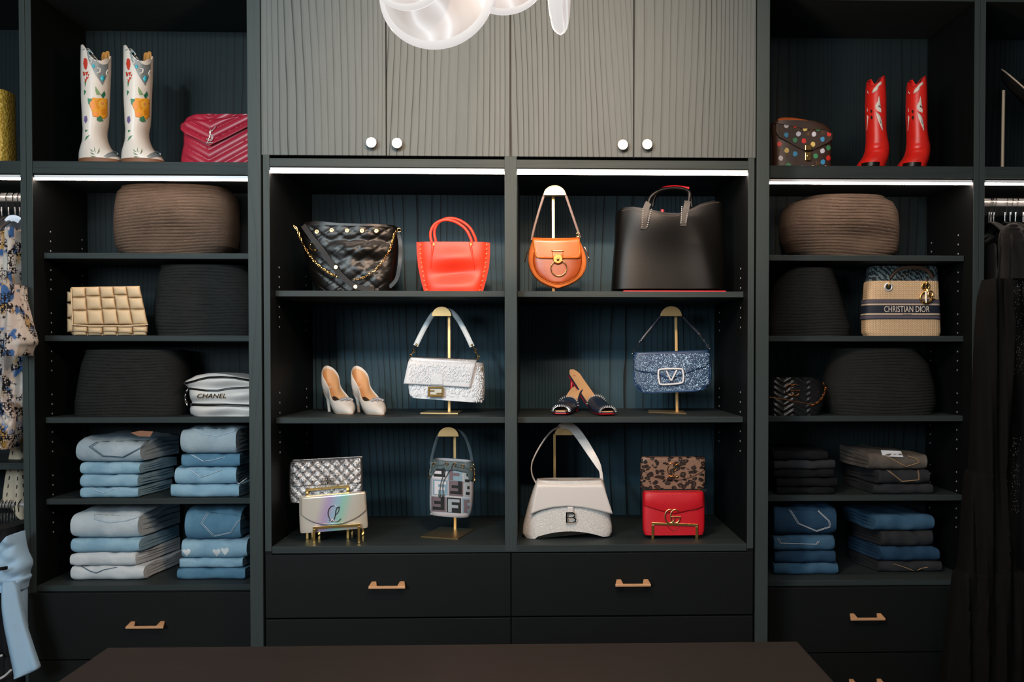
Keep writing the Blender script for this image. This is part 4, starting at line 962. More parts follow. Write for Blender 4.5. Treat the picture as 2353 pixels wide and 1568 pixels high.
g.sphere(p, .0055, 1, .8, 1, 8, 6); g.cyl(p+Vector((0, 0, .010)), p-Vector((0, 0, .010)), .0018, 8)
mk('turn_lock', g, M_NICK, t, sm=False)
# --- iridescent clutch
Y = .060
t_ = NT('iridescent_leather'); v = t_.coords((1, 1, 1)); sp = t_.new('ShaderNodeSeparateXYZ'); t_.link(v, sp.inputs[0]); lw = t_.new('ShaderNodeLayerWeight'); lw.inputs[0].default_value = .35
f = t_.math('ADD', t_.math('ADD', t_.math('MULTIPLY', sp.outputs[0], 4.6), t_.math('MULTIPLY', sp.outputs[2], -1.2)), t_.math('MULTIPLY', lw.outputs['Facing'], .35))
rp = t_.ramp(t_.math('ADD', f, .62), [(0, 'd9cdbb'), (.33, 'd8cfc4'), (.46, 'c3a9cf'), (.58, 'a9c9dc'), (.68, 'a6d8c4'), (.8, 'd6cfc2'), (1, 'd6c6b0')])
t_.base(rp, .3, .45); M_IRI = t_.m
t = thing('envelope_clutch', 'pearly iridescent clutch with curved flap on the low easel', 'clutch', at(768, 1220, Y+.02))
rows = [(1137, 688, 839), (1142, 687, 841), (1170, 687, 843), (1200, 688, 845), (1216, 689, 846), (1220, 691, 845)]
g = loft(G(), rows, Y, .03, 8, 24, 20, lambda px, py, u, v: .002*(1-u*u), skew=-.15); x0_ = at(765, 1180, Y).x; tilted(g, x0_, .08); mk('bag_body', g, M_IRI, t); S = surf(g)
cb = lambda x: 1177-(x-690)*.085+max(0, 1-((x-768)/80)**2)**.75*38
g = sheet(G(), S, lambda x: 1144-(x-690)*.085, cb, 691, 842, .003, 40, 14, lambda px, py, u, v: .002*math.sin(PI*u)*(1-v)); mk('flap', g, M_IRI, t, sol=.0025); S2 = surf(g)
g = G(); line(g, S2, [(x, cb(x)-2.5) for x in range(693, 842, 7)], .0006, .001, 2); line(g, S2, [(x, cb(x)+.5) for x in range(692, 842, 7)], .0012, .0005, 2); mk('flap_edge', g, plain('edge_pewter', '8a8690', .4, .5), t)
g = G(); cl(g, S2, 767, 1181, 19, .0013, .003); mk('monogram', g, metal('pewter', '8f8a98', .25), t)
# --- geometric bucket bag
Y = .175; GC = leather('grey_green_leather', '4d5c60', .5, .3)
t = thing('drawstring_bag', 'small drawstring bucket bag in geometric letter pattern hanging on a stand', 'handbag', at(1036, 1188, Y+.04))
rows = [(1060, 995, 1083), (1070, 989, 1089), (1085, 988, 1090), (1110, 986, 1087), (1140, 985, 1086), (1165, 985, 1084), (1180, 986, 1081), (1188, 990, 1077)]
g = loft(G(), rows, Y, .085, 3, 30, 26, lambda px, py, u, v: .003*math.sin(px/5.5)*max(0, 1-v*4), hollow=.2); x0_ = at(1036, 1120, Y).x; tilted(g, x0_, -.07); mk('bag_body', g, plain('canvas_pale', 'b9b6bb', .8), t); S = surf(g)
TI = 33.5; cols = {'a': plain('print_blue', '7e9bab', .8), 'b': plain('print_mauve', '6e5f66', .8), 'k': plain('print_black', '17191c', .8), 'g': plain('print_grey', '9aa3a8', .8), 'w': plain('print_white', 'd0ccd2', .8)}
def clipx(x): return max(989, min(1079, x))
def frect(g, x0, y0, x1, y1, off, k=.07):
    x0, x1 = clipx(x0), clipx(x1); y0, y1 = min(y0, 1186), min(y1, 1186)
    if x1-x0 > 1 and y1-y0 > 1: decal(g, S, [(x0, y0+(x0-1036)*k), (x1, y0+(x1-1036)*k), (x1, y1+(x1-1036)*k), (x0, y1+(x0-1036)*k)], off, 8)
grid_ = [['w', 'a', 'b', 'g'], ['a', 'w', 'b', 'g'], ['b', 'a', 'w', 'b']]
tiles = [(958, 1081, 'g', 'k', 0), (993, 1068, 'w', 'k', 1), (1029, 1070, 'a', 'b', 2), (1065, 1076, 'g', 'k', 3), (958, 1108, 'g', 'b', 1), (995, 1105, 'a', 'w', 0), (1031, 1105, 'b', 'k', 3), (1067, 1105, 'g', 'k', 3),
         (956, 1143, 'w', 'k', 2), (991, 1144, 'b', 'k', 1), (1026, 1144, 'k', 'g', 0), (1062, 1143, 'a', 'b', 2)]
for (x, y, bgc, fc, ori) in tiles:
    g = G(); frect(g, x, y, x+TI, y+TI+1, .0011)
    if g.v: mk('pattern_tile', g, cols[bgc], t, sm=False)
    g = G(); u_ = TI/10; R_ = [(1, 1, 3.6, 10), (3.6, 1, 9, 3), (3.6, 5, 8, 7)]
    R2_ = [(6.4, 0, 9, 9), (1, 7, 6.4, 9), (2, 3, 6.4, 5)]
    for q in (R_, R2_, R_, R2_)[ori]:
        frect(g, x+q[0]*u_, y+q[1]*u_, x+q[2]*u_, y+q[3]*u_, .0018)
    if g.v: mk('letter_motif', g, cols[fc if fc != bgc else 'w'], t, sm=False)
g = loft(G(), [(1059.5, 994, 1084), (1070, 988.2, 1089.8), (1079, 987.6, 1090.2)], Y-.0012, .0874, 3, 30, 8, lambda px, py, u, v: .003*math.sin(px/5.5), hollow=.95, sm=0); tilted(g, x0_, -.07); mk('collar_band', g, GC, t)
g = G(); decal(g, S, [(990, 1062), (1036, 1061), (1086, 1066), (1090, 1090), (1086, 1108), (1078, 1104), (1074, 1088), (1050, 1083), (1025, 1079), (1003, 1078), (996, 1090), (989, 1100), (986, 1090)], .0028, 7); mk('leather_collar', g, GC, t, sol=.0015)
g = G(); decal(g, S, [(989, 1179), (1030, 1182), (1076, 1185), (1075, 1188), (1030, 1186), (989, 1183)], .003, 7); mk('base_trim', g, plain('trim_pale', 'b4b0ae', .6), t)
for x, y in ((998, 1067.5), (1026, 1067), (1044, 1068.5), (1063, 1072), (1083, 1077)): mk('eyelet', G().torus(S(x, y, .005), .0052, .0014, (0, 1, 0), 16, 6), M_GOLD2, t)
g = G(); 
for P in ([(998, 1067), (1010, 1069), (1026, 1067)], [(1044, 1068), (1053, 1073), (1063, 1072)], [(1063, 1072), (1074, 1077), (1083, 1077)], [(1026, 1068), (1022, 1084), (1013, 1110), (1010, 1136)], [(1040, 1069), (1028, 1090), (1018, 1110), (1018, 1135)]): line(g, S, P, .0013, .006)
mk('drawstring', g, GC, t)
g = G()
for x in (1010, 1018): g.sphere(S(x, 1139, .006), .0045, 1, .7, 1.3, 8, 6)
mk('cord_ends', g, GC, t, kind='stuff')
p = S(1030, 1076, .007); mk('slider', G().box(p.x-.011, p.x+.011, p.y-.003, p.y+.003, p.z-.007, p.z+.007), GC, t, sm=False, bev=.001)
g = G(); g.tube([at(x, y, Y+.05) for x, y in [(990, 1068), (994, 1045), (1003, 1012), (1012, 996), (1030, 988), (1052, 990), (1068, 1003), (1080, 1035), (1085, 1063)]], .0014, 6, rb=.0055, upv=(0, 1, 0)); mk('strap', g, leather('strap_green', '2c3f48', .45), t)
for P in ([(991, 1064), (988, 1078), (986, 1092), (985, 1100)], [(1087, 1066), (1090, 1085), (1089, 1100), (1094, 1108)]):
    g = G(); chain(g, [at(x, y, Y+.03) for x, y in P], .010, .0014); mk('side_chain', g, M_GOLD2, t)
# --- white crocodile bag
Y = .10
t_ = NT('white_croc'); v = t_.coords((1, 1, .7)); vo = t_.new('ShaderNodeTexVoronoi', feature='DISTANCE_TO_EDGE'); vo.inputs['Scale'].default_value = 120; t_.link(v, vo.inputs['Vector'])
e = t_.ramp(vo.outputs['Distance'], [(0, (0,)*3), (.12, (1,)*3)]); t_.base(t_.mix(e, 'd2cdc8', 'dcd7d2'), .32, 0, .5); t_.bump(e, .35, .002); M_CROC = t_.m
W2 = leather('white_smooth', 'dcd4cf', .38, .1, 200, .03)
t = thing('flap_bag', 'white crocodile textured flap bag with arched base and black b clasp', 'handbag', at(1304, 1238, Y+.05))
rows = [(1108, 1234, 1388), (1130, 1225, 1393), (1160, 1215, 1398), (1190, 1207, 1403), (1215, 1201, 1408), (1230, 1200, 1408), (1239, 1206, 1404)]
g = loft(G(), rows, Y, .085, 4, 36, 30, lambda px, py, u, v: .004*(1-u*u)); 
za = at(1304, 1210, Y).z; zb_ = at(1304, 1239, Y).z
for p in g.v:
    q = pj((p.x, Y+.01, p.z)); k = max(0, min(1, (za-p.z)/(za-zb_))); p.z += k*.020*max(0, 1-((q[0]-1308)/78)**2)+(-.003*k if q[0] < 1230 else .002*k)
mk('bag_body', g, M_CROC, t); S = surf(g)
fb = curve((1219, 1186), (1240, 1177), (1270, 1170), (1305, 1167), (1340, 1170), (1375, 1177), (1408, 1185)); ft = curve((1219, 1107), (1236, 1106), (1310, 1111), (1384, 1106), (1408, 1106))
g = G()
def fl(u, v):
    xt = 1236+147*u; xb = 1219+189*u; a = ft(xt); b = fb(xb); px = xt+(xb-xt)*v; p = at(px, a+(b-a)*v, Y-.012); p.y += .04*max(0, 1-v*5)**2; return p
g.grid(fl, 30, 16); mk('flap', g, W2, t, sol=.003); S2 = surf(g)
mk('clasp_tab', decal(G(), flat(Y-.010), [(1304, 1168), (1318, 1168), (1319, 1186), (1304, 1186)], .0), W2, t, sol=.002)
g = G(); B = flat(Y-.016); K = plain('black_metal', '1a1a1a', .25, .6)
line(g, B, [(1302, 1181), (1302, 1204)], .0024, 0, 1); line(g, B, [(1301, 1182), (1316, 1182), (1321, 1185), (1321, 1190), (1316, 1193), (1303, 1193)], .0022, 0, 1); line(g, B, [(1303, 1193), (1318, 1193), (1323, 1197), (1322, 1202), (1316, 1204), (1301, 1204)], .0022, 0, 1); mk('clasp_letter', g, K, t)
g = G(); g.tube([at(x, y, yy) for x, y, yy in [(1234, 1118, .15), (1223, 1095, .14), (1222, 1070, .13), (1232, 1045, .14), (1250, 1015, .17), (1268, 994, .21), (1285, 984, .25)]], .0016, 6, rb=.0035, upv=(1, -.5, 0))
mk('strap_edge', g, W2, t)
g = G(); P = [(1283, 984, .26), (1300, 981, .255), (1316, 987, .24), (1334, 1008, .21), (1355, 1040, .18), (1373, 1070, .165), (1381, 1090, .16), (1382, 1112, .16)]
P = [at(*q) for q in P]; g.tube(P, .0016, 8, rb=.014, upv=(0, 1, 0), taper=lambda q: .35+.65*math.sin(min(1, q*1.25)*PI)**.6 if q < .92 else .4); mk('strap', g, W2, t)
# --- leopard clutch and red clutch
t_ = NT('leopard_print'); v = t_.coords((1, .2, 1.25)); nn = t_.new('ShaderNodeTexNoise'); nn.inputs['Scale'].default_value = 40; t_.link(v, nn.inputs['Vector'])
vm = t_.new('ShaderNodeVectorMath', operation='MULTIPLY_ADD'); t_.link(nn.outputs['Color'], vm.inputs[0]); vm.inputs[1].default_value = (.02, .02, .02); t_.link(v, vm.inputs[2])
vo = t_.new('ShaderNodeTexVoronoi'); vo.inputs['Scale'].default_value = 54; t_.link(vm.outputs[0], vo.inputs['Vector'])
e = t_.ramp(vo.outputs['Distance'], [(0, (.55,)*3), (.12, (.7,)*3), (.24, (1,)*3), (.46, (1,)*3), (.54, (0,)*3)]); t_.base(t_.mix(e, '8a6a58', '2a201c'), .25, 0, .5); M_LEO = t_.m
Y = .16; t = thing('leopard_clutch', 'leopard print clutch with curved flap behind the red clutch', 'clutch', at(1546, 1126, Y+.02))
rows = [(1051, 1476, 1619), (1058, 1473, 1621), (1090, 1472, 1621), (1120, 1472, 1620), (1124, 1474, 1618)]
g = loft(G(), rows, Y, .03, 8, 22, 18); mk('bag_body', g, M_LEO, t); S = surf(g)
cb = lambda x: 1074+max(0, 1-((x-1547)/77)**2)**.8*31
g = sheet(G(), S, lambda x: 1053, cb, 1474, 1620, .003, 36, 12); mk('flap', g, M_LEO, t, sol=.002); S2 = surf(g)
g = G(); line(g, S2, [(x, cb(x)) for x in range(1475, 1621, 6)], .0014, .001, 1); mk('flap_edge', g, plain('edge_black', '121010', .4), t)
g = G(); cl(g, S2, 1546, 1081, 17, .0014, .003); mk('monogram', g, M_GOLD2, t)
a = at(1474, 1122, Y-.003); b = at(1620, 1131, Y+.03); mk('tray_base', G().box(a.x, b.x, Y-.002, Y+.03, at(1500, 1131, Y).z, at(1500, 1124, Y).z), plain('dark_base', '16181b', .4), t, sm=False)
g = G()
for x in (1507, 1605): a = at(x, 1131, Y+.028); g.box(a.x-.003, a.x+.003, Y+.025, Y+.029, CFZ+.0004, a.z)
for x in (1507, 1605): a = at(x, 1131, Y); g.box(a.x-.003, a.x+.003, Y-.006, Y-.002, a.z, a.z+.012); g.box(a.x-.003, a.x+.003, Y-.006, Y+.029, a.z-.004, a.z)
tt = thing('rear_easel', 'brass rear easel holding up the leopard clutch', 'display easel', (at(1556, 1240, Y).x, Y+.02, CFZ)); mk('frame', g, M_GOLD2, tt, sm=False)
Y = .088; RR = leather('red_pebbled', 'cc1826', .38, .6, 600, .06, .45)
t = thing('red_clutch', 'bright red pebbled flap clutch with gold interlocking letters on an easel', 'clutch', at(1549, 1229, Y+.02))
rows = [(1131, 1481, 1616), (1137, 1478, 1619), (1165, 1478, 1620), (1200, 1478, 1620), (1222, 1479, 1619), (1230, 1482, 1616)]
g = loft(G(), rows, Y, .045, 7, 26, 24, lambda px, py, u, v: .003*(1-u**4)); mk('bag_body', g, RR, t); S = surf(g)
cb = curve((1478, 1162), (1490, 1166), (1520, 1175), (1549, 1182), (1580, 1175), (1610, 1168), (1620, 1164))
g = sheet(G(), S, lambda x: 1133, cb, 1479, 1619, .003, 36, 14, lambda px, py, u, v: .003*math.sin(PI*v)); mk('flap', g, RR, t, sol=.002); S2 = surf(g)
g = G(); line(g, S, [(1535, 1210), (1540, 1216), (1548, 1220), (1556, 1215), (1560, 1210)], .0008, .001); line(g, S2, [(x, cb(x)) for x in range(1480, 1620, 7)], .0009, .0012, 1); mk('seams', g, leather('red_dark', '7c0f18', .5), t)
g = G(); gg(g, flat(Y-.008), 1546, 1187, 36, 31, .0021, 0); mk('monogram', g, M_GOLD, t)

# ================================================================== LEFT SHELVING ITEMS
# --- tall white boots
WB = leather('white_boot', 'dcd2c8', .35, .25, 120, .05); Y0 = .2; ZR = 1.998
def boot(name, label, rows, topf, mats, loc, group):
    t = thing(name, label, 'boot', loc, group); g = G()
    loft(g, rows, Y0, .105, 2.2, 26, 46, top=topf, hollow=.35, sm=1); b = mk('shaft_and_foot', g, mats, t); return t, g
rows = [(112, 190, 252, .95), (150, 190, 251), (180, 190, 250), (200, 191, 249), (225, 191, 248), (255, 193, 247), (280, 194, 245), (296, 196, 241), (310, 195, 242), (322, 194, 246), (334, 190, 252, 1.05), (344, 187, 262, 1.1), (354, 185, 274, 1.1), (363, 185, 278, 1.1), (371.5, 186, 278, 1.1)]
tf = lambda x, s: float(np.interp(x, [189, 196, 204, 212, 222, 233, 244, 252], [108, 105, 106, 117, 132, 142, 141, 130])) if s < 0 else float(np.interp(x, [189, 200, 215, 235, 246, 253], [108, 110, 128, 122, 117, 122]))
t, g = boot('cowboy_boot', 'tall white cowboy boot with painted flowers, nearer the outer side panel', rows, tf, [WB], at(225, 371, Y0+.05), 'white floral boots'); S = surf(g)
def child(nm, P, c, off=.0015, m=None, rough=.5, sol=0): 
    g = G(); 
    for q in P: decal(g, S, q, off, 5)
    return mk(nm, g, m or plain('paint_'+c, c, rough), t, sol=sol)
el = lambda cx, cy, rx, ry, r=0, n=10: [(cx+rx*math.cos(a)*math.cos(r)-ry*math.sin(a)*math.sin(r), cy+rx*math.cos(a)*math.sin(r)+ry*math.sin(a)*math.cos(r)) for a in [2*PI*i/n for i in range(n)]]
child('collar', [[(198, 108), (205, 108), (212, 119), (222, 134), (233, 144), (244, 143), (249, 138), (249, 158), (243, 174), (236, 191), (228, 178), (219, 166), (211, 148), (203, 132)]], '8d9496', .0014, plain('silver_leather', '8d9496', .3, .35))
child('turquoise_stud', [el(236, 174, 5, 6.5)], '3fb5c8', .003, rough=.2, sol=.001); child('turquoise_stud', [el(215, 146, 3.5, 4)], '3fb5c8', .003, rough=.2, sol=.001); child('turquoise_stud', [el(206, 117, 2.5, 3.5)], '3fb5c8', .003, rough=.2, sol=.001)
g = G(); 
for P in ([(222, 162), (229, 160), (230, 152), (223, 151)], [(206, 128), (211, 136), (206, 140)], [(248, 155), (244, 162), (247, 168)]): line(g, S, P, .0022, .0022)
mk('scroll_trim', g, plain('cream_leather', 'd6d0c8', .5), t)
g = G(); line(g, S, [(190, 109), (197, 106), (205, 107), (213, 118), (222, 133), (233, 143), (245, 142), (251, 134)], .0016, .001, 3); mk('top_piping', g, plain('piping_silver', 'a8acac', .3, .5), t)
fl_ = [(213, 218), (224, 220), (236, 219), (247, 222), (247, 262), (240, 268), (229, 264), (213, 262), (211, 250), (205, 235), (210, 226)]
child('yellow_flower', [fl_], 'eba22a', .0018, rough=.6, sol=.0008)
child('flower_petals', [[(206, 230), (214, 222), (219, 240), (214, 248), (209, 244)], [(212, 250), (226, 252), (226, 262), (214, 261)]], 'f0913f', .003); child('flower_heart', [el(234, 233, 8, 9)], 'e8b13a', .0032); child('flower_bud', [el(235, 232, 4, 4.5)], 'dc8a52', .004)
child('leaf', [[(219, 192), (226, 202), (232, 212), (222, 212), (219, 202)]], '7a9a6a', .002); child('leaf', [[(240, 203), (243, 212), (237, 221), (232, 213)]], '1f6a4a', .0022); child('leaf', [[(201, 220), (211, 221), (209, 232), (203, 234)]], '2f7f5c', .0016)
child('leaf', [[(223, 264), (232, 260), (238, 273), (228, 274), (222, 270)]], '3a7a58', .003)
child('red_flower', [[(193, 128), (196, 127), (200, 130), (201, 142), (198, 155), (194, 152), (191, 140)], [(195, 160), (203, 158), (199, 168)], [(198, 170), (204, 172), (198, 178)]], 'c0331f', .0016)
child('petal_edge', [[(218, 222), (224, 226), (230, 240), (226, 248), (221, 240)], [(232, 246), (244, 244), (243, 258), (234, 258)], [(222, 224), (234, 221), (232, 226), (225, 228)]], 'd98a1c', .0028)
child('red_flower', [[(190, 160), (193, 158), (196, 166), (192, 170)], [(201, 166), (205, 163), (203, 171)], [(194, 174), (199, 178), (196, 186)]], 'b83a24', .0016)
child('stem_leaves', [[(194, 180), (198, 182), (195, 194)], [(193, 200), (198, 204), (193, 214)], [(195, 292), (202, 293), (196, 298)], [(194, 318), (198, 308), (206, 304), (200, 312)]], '2f7a50', .0016)
child('purple_flower', [[(194, 262), (199, 260), (201, 270), (197, 278), (193, 272)]], '6a5a8c', .0016)
child('sprig', [[(206, 335), (212, 340), (216, 343), (210, 342)], [(207, 343), (214, 347), (219, 349), (211, 349)], [(217, 331), (218, 340), (221, 346), (216, 340)], [(228, 334), (225, 342), (223, 349), (229, 342)], [(208, 352), (216, 353), (222, 354), (212, 356)]], '6a7a52', .0016)
child('toe_cap', [[(238, 353), (248, 346), (262, 341), (270, 345), (274, 354), (256, 355), (245, 358)]], '8d9a98', .002, plain('silver_leather', '8d9496', .3, .35))
g = G(); loft(g, [(364, 184, 280, 1.12, -.001), (373, 186, 281, 1.12, -.001)], Y0, .105, 2.2, 20, 2); mk('sole', g, leather('brown_sole', '7c5238', .6), t)
g = G(); a = at(236, 128, Y0+.06)
for dx in (0, 8): g.tube([at(236+dx, 142, Y0+.075), at(236+dx, 120-dx*.3, Y0+.078), at(241+dx, 118-dx*.3, Y0+.078), at(241+dx, 142, Y0+.075)], .0014, 6, rb=.004, upv=(0, 1, 0))
mk('pull_straps', g, leather('yellow_tan', 'b0782a', .5), t, kind='stuff')
dup(t, (at(97+225, 300, Y0)-at(225, 300, Y0)).xz.to_3d()*0+Vector((at(322, 300, Y0+.05).x-at(225, 300, Y0+.05).x, 0, 0)), 'tall white cowboy boot with painted flowers, nearer the red chevron bag')
# --- red chevron bag
Y = .25; YR = leather('crimson_leather', '9c1e34', .36, .15, 260, .05, .45)
t = thing('chevron_bag', 'crimson red chevron quilted flap bag with silver interlaced emblem', 'handbag', at(515, 371, Y+.04))
def chev(px, py, per=24, k=.55, cx=482): a = (py+k*abs(px-cx)-0*px)/per % 1; return (math.sin(PI*a))**.7
chv = lambda px, py, u, v: .0065*chev(px, py)
rows = [(254, 440, 600), (260, 425, 606), (275, 416, 610), (290, 418, 611), (320, 418, 612), (350, 412, 613), (371, 411, 614)]
g = loft(G(), rows, Y, .085, 5, 90, 50, chv); mk('bag_body', g, YR, t); S = surf(g)
cb = curve((412, 286), (424, 296), (450, 308), (482, 324), (520, 306), (568, 281), (610, 262)); ct = curve((412, 272), (424, 263), (440, 258), (500, 252), (568, 248), (612, 247))
g = G()
def fl(u, v):
    px = 412+198*u; a = ct(px); b = cb(px); py = a+(b-a)*v; p = at(px, py, Y-.012-.006*chev(px, -py+6, 22, -.5)); p.y += .035*max(0, 1-v*4)**2+.01*max(0, 1-u*12)**2; return p
g.grid(fl, 100, 40); mk('flap', g, YR, t, sol=.003); S2 = surf(g)
g = G(); q = lambda pts: [(484+x*11, 300+y*19) for x, y in pts]
V_ = flat(Y-.021)
line(g, V_, q([(-.15, -.95), (0, -.35), (1.15, -1.05)]), .0011, 0, 1); line(g, V_, q([(0, -.4), (-.35, .4), (-.7, .9)]), .0013, 0, 2)
line(g, V_, q([(.5, -.45), (.0, -.55), (-.25, -.2), (.1, .05), (.25, .35), (-.1, .62), (-.6, .45)]), .0013, 0); line(g, V_, q([(.1, -.1), (.45, .1), (.4, .5), (-.1, .75), (-.65, .6), (-.95, .45)]), .0011, 0); line(g, V_, q([(-1, .98), (.5, .95)]), .0013, 0, 1)
mk('emblem', g, M_STUD, t)
# --- padded beige bag
Y = .27; PB = leather('beige_padded', 'd6ba94', .5, .15, 260, .04, .35)
t = thing('padded_bag', 'beige padded woven leather bag leaning before a dark basket', 'handbag', at(248, 771, Y+.05))
rows = [(662, 163, 314), (680, 160, 317), (700, 158, 320), (740, 157, 327), (765, 160, 330), (769, 165, 326)]
g = loft(G(), rows, Y+.012, .05, 4, 20, 16); mk('inner_body', g, PB, t)
def puff(c4, Yp, dep, nm='padded_square'):
    g = G()
    def fn(u, v):
        a = (c4[0][0]*(1-u)+c4[1][0]*u, c4[0][1]*(1-u)+c4[1][1]*u); b = (c4[3][0]*(1-u)+c4[2][0]*u, c4[3][1]*(1-u)+c4[2][1]*u)
        w_ = (1-abs(2*u-1)**2.6)**.5*(1-abs(2*v-1)**2.6)**.5; return at(a[0]+(b[0]-a[0])*v, a[1]+(b[1]-a[1])*v, Yp-dep*w_)
    g.grid(fn, 10, 10); g.cur = 0
    n0 = len(g.v)//1
    mk(nm, g, PB, t, sol=.004)
tl_, tr_, bl_, br_ = (163, 658), (321, 655), (167, 744), (340, 744)
ys = [[0, .27, .62, 1], [0, .24, .60, 1], [0, .29, .58, 1], [0, .22, .60, 1], [0, .30, .60, 1]]; xs = [0, .205, .415, .61, .80, 1]
def Q(u, v): a = (tl_[0]*(1-u)+tr_[0]*u, tl_[1]*(1-u)+tr_[1]*u); b = (bl_[0]*(1-u)+br_[0]*u, bl_[1]*(1-u)+br_[1]*u); return (a[0]+(b[0]-a[0])*v, a[1]+(b[1]-a[1])*v)
for i in range(5):
    for j in range(3): puff([Q(xs[i], ys[i][j]), Q(xs[i+1], ys[i][j]), Q(xs[i+1], ys[i][j+1]), Q(xs[i], ys[i][j+1])], Y, .011)
for i in range(5):
    x0, x1 = 167+i*34.4, 167+(i+1)*34.4; yy = 1.5 if i % 2 else 0; puff([(x0, 748+yy), (x1+.3, 748+yy), (x1+.3, 762+yy*2), (x0, 761+yy*2)], Y+.004, .014)
    puff([(x0, 757), (x1, 757), (x1-2, 769), (x0, 769)], Y+.012, .012)
for y0, y1 in ((668, 692), (695, 728), (730, 762)): puff([(154, y0), (170, y0), (170, y1), (154, y1)], Y+.02, .016)
g = G(); line(g, flat(Y-.008), [(163, 661), (165, 700), (167, 744), (210, 747), (280, 747), (340, 744)], .0022, 0, 1); mk('flap_edge', g, PB, t)
# --- white striped pouch bag
Y = .28; WP = leather('white_lambskin', 'd5d1cd', .4, .3, 60, .05); BK = leather('black_band', '141414', .35)
t = thing('pouch_bag', 'soft white leather bag with black stripes slumped on the shelf', 'handbag', at(515, 955, Y+.06))
rows = [(858, 470, 560), (862, 440, 590), (872, 415, 608), (882, 414, 611), (890, 421, 611), (900, 425, 611), (915, 427, 611), (923, 431, 610), (930, 429, 611), (940, 426, 612), (950, 427, 612), (955, 435, 608)]
d = lambda px, py, u, v: .012*math.sin(PI*((py-856)/33))**2+.004*math.sin(px/17+py/9)
g = loft(G(), rows, Y, .2, 3.4, 40, 44, d, sm=1, top=lambda x, s: float(np.interp(x, [414, 430, 450, 480, 520, 570, 612], [868, 862, 857, 856, 858, 866, 876])))
mk('bag_body', g, WP, t); S = surf(g)
def band(P, w_): c_ = curve(*P); g = sheet(G(), S, lambda x: c_(x)-w_/2, lambda x: c_(x)+w_/2, P[0][0], P[-1][0], .002, 50, 2); mk('stripe', g, BK, t, sol=.001)
band([(420, 881), (440, 876), (460, 870), (480, 866), (510, 865), (540, 867), (575, 873), (608, 882)], 5); band([(433, 891), (450, 893), (475, 896), (500, 896), (530, 891), (573, 889), (608, 891)], 4.5); band([(436, 928), (470, 929), (520, 929), (573, 931), (608, 932)], 6)
text('CHANEL', 453, 519, 903, 913.5, S, .0035, metal('dark_gold_print', '8a6a34', .4), t, it=.3)
g = G(); chain(g, [at(x, y, Y+.02) for x, y in [(431, 893), (426, 905), (426, 918), (431, 932)]], .010, .0014); mk('chain', g, M_CHR, t)
# --- yellow woven thing at the left edge
Y = .26; t_ = NT('yellow_weave'); v = t_.coords(); vo = t_.new('ShaderNodeTexVoronoi'); vo.inputs['Scale'].default_value = 110; t_.link(v, vo.inputs['Vector']); t_.base(t_.mix(vo.outputs['Distance'], 'a87f1c', 'e8c860'), .4, .2); t_.bump(vo.outputs['Distance'], .8, .003)
g = loft(G(), [(196, -60, 9), (240, -60, 10), (300, -60, 11.5), (345, -60, 13), (371, -62, 14)], Y, .11, 3, 20, 24, lambda px, py, u, v: .002*math.sin(py/3)); one('yellow_boot', g, t_.m, 'yellow textured boot shaft cut by the left edge, top shelf', 'boot')
# ================================================================== RIGHT SHELVING ITEMS
# --- spotted bag
Y = .26; MB = leather('brown_canvas', '3a2820', .45, .3, 500)
t = thing('spotted_bag', 'dark brown bag covered in painted coloured dots with a brass lock', 'handbag', at(1846, 382, Y+.05))
rows = [(270, 1779, 1880), (277, 1776, 1900), (288, 1775, 1912), (300, 1776, 1915), (320, 1778, 1914), (350, 1779, 1913), (382, 1779, 1913)]
g = loft(G(), rows, Y, .08, 5, 26, 24, lambda px, py, u, v: .003*(1-u*u)); mk('bag_body', g, MB, t); S = surf(g)
bot_ = curve((1783, 296), (1790, 308), (1805, 316), (1830, 330), (1850, 340), (1862, 341), (1885, 330), (1905, 320), (1914, 310)); topf = curve((1783, 271), (1800, 270), (1850, 277), (1895, 283), (1914, 296))
g = G(); sheet(g, flat(Y-.006), topf, bot_, 1783, 1914, 0, 36, 16)
for i, p in enumerate(g.v):
    v_ = (i//37)/16; p.y += .05*max(0, 1-v_*5)**2
mk('flap', g, MB, t, sol=.003); S2 = surf(g)
g = G(); line(g, S2, [(x, bot_(x)) for x in range(1784, 1914, 6)], .0012, .0005, 1); mk('flap_edge', g, leather('edge_dark', '1c1410', .4), t)
DC = dict(w='d4d4de', r='d8352c', y='e3c670', g='3f8f60', b='3f97c9')
dots = [(1807, 281, 'w'), (1827, 280.5, 'r'), (1850, 288, 'y'), (1880, 288, 'g'), (1855, 278, 'b'), (1807, 302, 'b'), (1835, 300, 'w'), (1870, 301, 'w'), (1905, 300, 'r'), (1827, 314, 'g'), (1847, 316, 'r'), (1890, 312.5, 'b'), (1868, 324, 'y'),
        (1791, 323.5, 'r'), (1808, 338, 'y'), (1827, 346, 'b'), (1904, 332, 'g'), (1890, 339, 'w'), (1874, 351, 'g'), (1904, 355.5, 'r'), (1794, 356, 'w'), (1891, 365, 'b'), (1812, 372, 'g'), (1842, 378, 'w'), (1868, 378, 'y'), (1897, 379, 'w')]
PD = {k: plain('dot_'+k, c, .5) for k, c in DC.items()}; rnd = random.Random(2)
for x, y, c in dots:
    top2 = y < bot_(x)-2; P = [(x+5.6*rnd.uniform(.85, 1.12)*math.cos(a), min(381, y+6*rnd.uniform(.85, 1.12)*math.sin(a))) for a in [2*PI*i/10 for i in range(10)]]
    g = G(); decal(g, S2 if top2 else S, P, .0022, 5); mk('painted_dot', g, PD[c], t, sm=False)
g = G()
